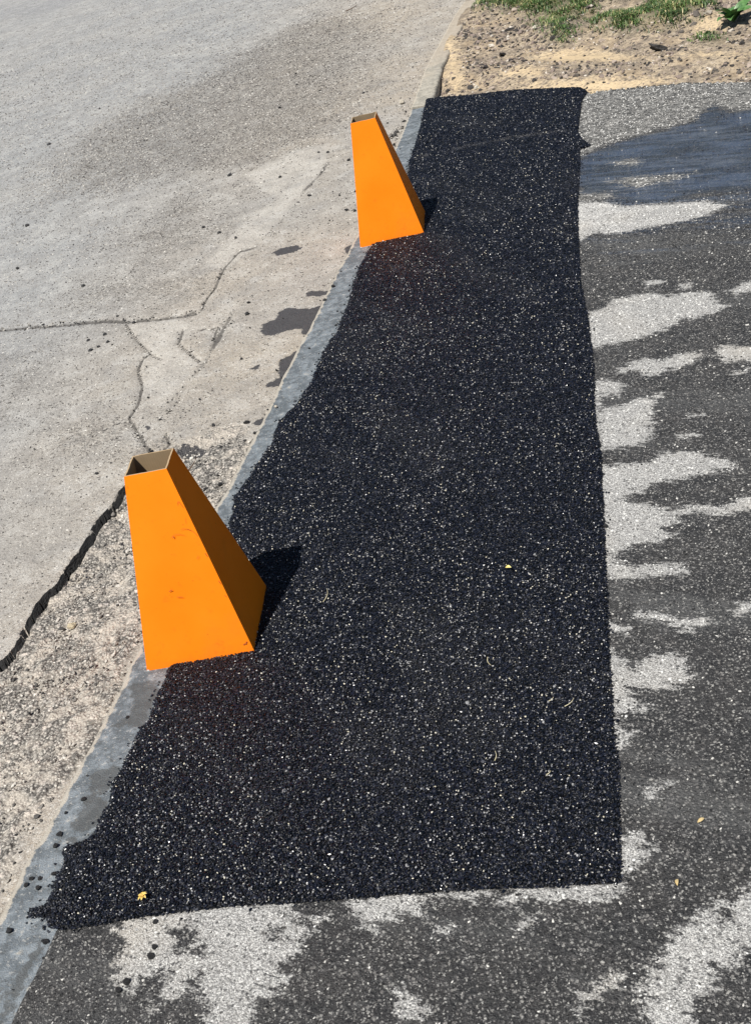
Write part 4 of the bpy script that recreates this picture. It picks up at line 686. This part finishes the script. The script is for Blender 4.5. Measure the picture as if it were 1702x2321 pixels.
(a,b),(c,d)=STICKS[0];rod('wood_splinter',(a,b,sz_(a,b)+.022),(c,d,sz_(c,d)+.022),.007,WOOD,'pale wood splinter on soil at the far edge of the patch','stick',.03)
a,b=P['twig'];TW=mat_flat('brown_twig',(.10,.055,.03),.8)
for k,(q,w_) in enumerate([((.05,.02,.02),.003)]):
    rod('twig',(a-.05,b,.0),(a+.05,b+.06,.012),.004,TW,'small brown twig on the far road near the top edge','twig',.15)
rod('twig',(-.4935,3.115,-.012),(-.466,3.175,-.008),.0022,TW,'thin brown twig on the gutter above the near cone','twig',.05)
# small leaves and blossom
def leaf_mesh(name,L,W,mat,curl=.2):
    V=[];F=[];n=6
    for i in range(n+1):
        t=i/n;w_=W*math.sin(math.pi*min(1,t*.96+.03))**.8;z_=L*curl*math.sin(t*2.6)
        V+=[(t*L,-w_/2,z_+w_*.22),(t*L,0,z_),(t*L,w_/2,z_+w_*.22)]
    for i in range(n):
        for j in range(2):
            a=i*3+j;F.append((a,a+1,a+4,a+3))
    me=bpy.data.meshes.new(name);me.from_pydata(V,[],F);me.materials.append(mat)
    for p in me.polygons:p.use_smooth=True
    return me
YL=mat_flat('yellow_leaf',(.62,.50,.10),.6,(.7,.62,.25),200)
lm=leaf_mesh('small_leaf',.018,.008,YL)
put('yellow_leaf',lm,*P['leafy'],.012,1,'tiny yellow leaf in the middle of the fresh asphalt','leaf',rot=(.3,-.2,-.8))
TL=mat_flat('tan_leaf',(.40,.29,.12),.7,(.48,.38,.20),200);lm2=leaf_mesh('small_leaf',.014,.006,TL)
put('tan_leaf',lm2,*P['leaf2'],.003,1,'tan dry leaf on the old driveway right of the patch corner, upper of two','leaf',rot=(.3,0,.3))
put('tan_leaf',lm2,*P['leaf3'],.003,1,'tan dry leaf on the old driveway below right of the patch corner, lower of two','leaf',rot=(-.3,.2,1.2))
bl=bpy.data.objects.new('dried_blossom',None);COL.objects.link(bl);bl.location=(*P['blossom'],.013)
tag(bl,'small dried yellow blossom on the fresh asphalt near its bottom left corner','flower')
pm=leaf_mesh('petal',.011,.006,mat_flat('petal_yellow',(.62,.40,.08),.6,(.75,.58,.2),200),.5)
for k in range(7):
    o=bpy.data.objects.new('petal',pm);COL.objects.link(o);o.parent=bl;o.rotation_euler=(random.uniform(-.2,.2),-random.uniform(.1,.5),k*.9+random.uniform(-.2,.2))
cc=bpy.data.objects.new('centre',lump_mesh('centre',61,mat_flat('blossom_centre',(.12,.06,.02),.8),.8,1));COL.objects.link(cc);cc.parent=bl;cc.scale=(.005,)*3;cc.location=(0,0,.002)
# broad-leaved weed
wd0=bpy.data.objects.new('broad_leaf_weed',None);COL.objects.link(wd0);a,b,c=sp('weed');wd0.location=(a,b,c)
tag(wd0,'broad-leaved green weed rosette on the soil at the top right','weed')
WL=mat_flat('weed_leaf',(.055,.14,.035),.45,(.11,.22,.07),60);wm=leaf_mesh('leaf',.15,.062,WL,.22)
for k in range(13):
    o=bpy.data.objects.new('leaf',wm);COL.objects.link(o);o.parent=wd0;s=random.uniform(.6,1.05);o.scale=(s,s,s);o.rotation_euler=(random.uniform(-.4,.4),-random.uniform(.15,.8),k*2.4);o.location=(0,0,.01)
wm2=leaf_mesh('leaf',.09,.032,WL,.25)
wd1=bpy.data.objects.new('small_weed',None);COL.objects.link(wd1);a,b=P['weed'][0]+.11,P['weed'][1]-.22;wd1.location=(a,b,sz_(a,b))
tag(wd1,'smaller green weed beside the broad-leaved one at the right picture edge','weed')
for k in range(9):
    o=bpy.data.objects.new('leaf',wm2);COL.objects.link(o);o.parent=wd1;s=random.uniform(.6,1.05);o.scale=(s,s,s);o.rotation_euler=(random.uniform(-.4,.4),-random.uniform(.2,.9),k*2.4);o.location=(0,0,.01)
SC.render.engine='CYCLES'
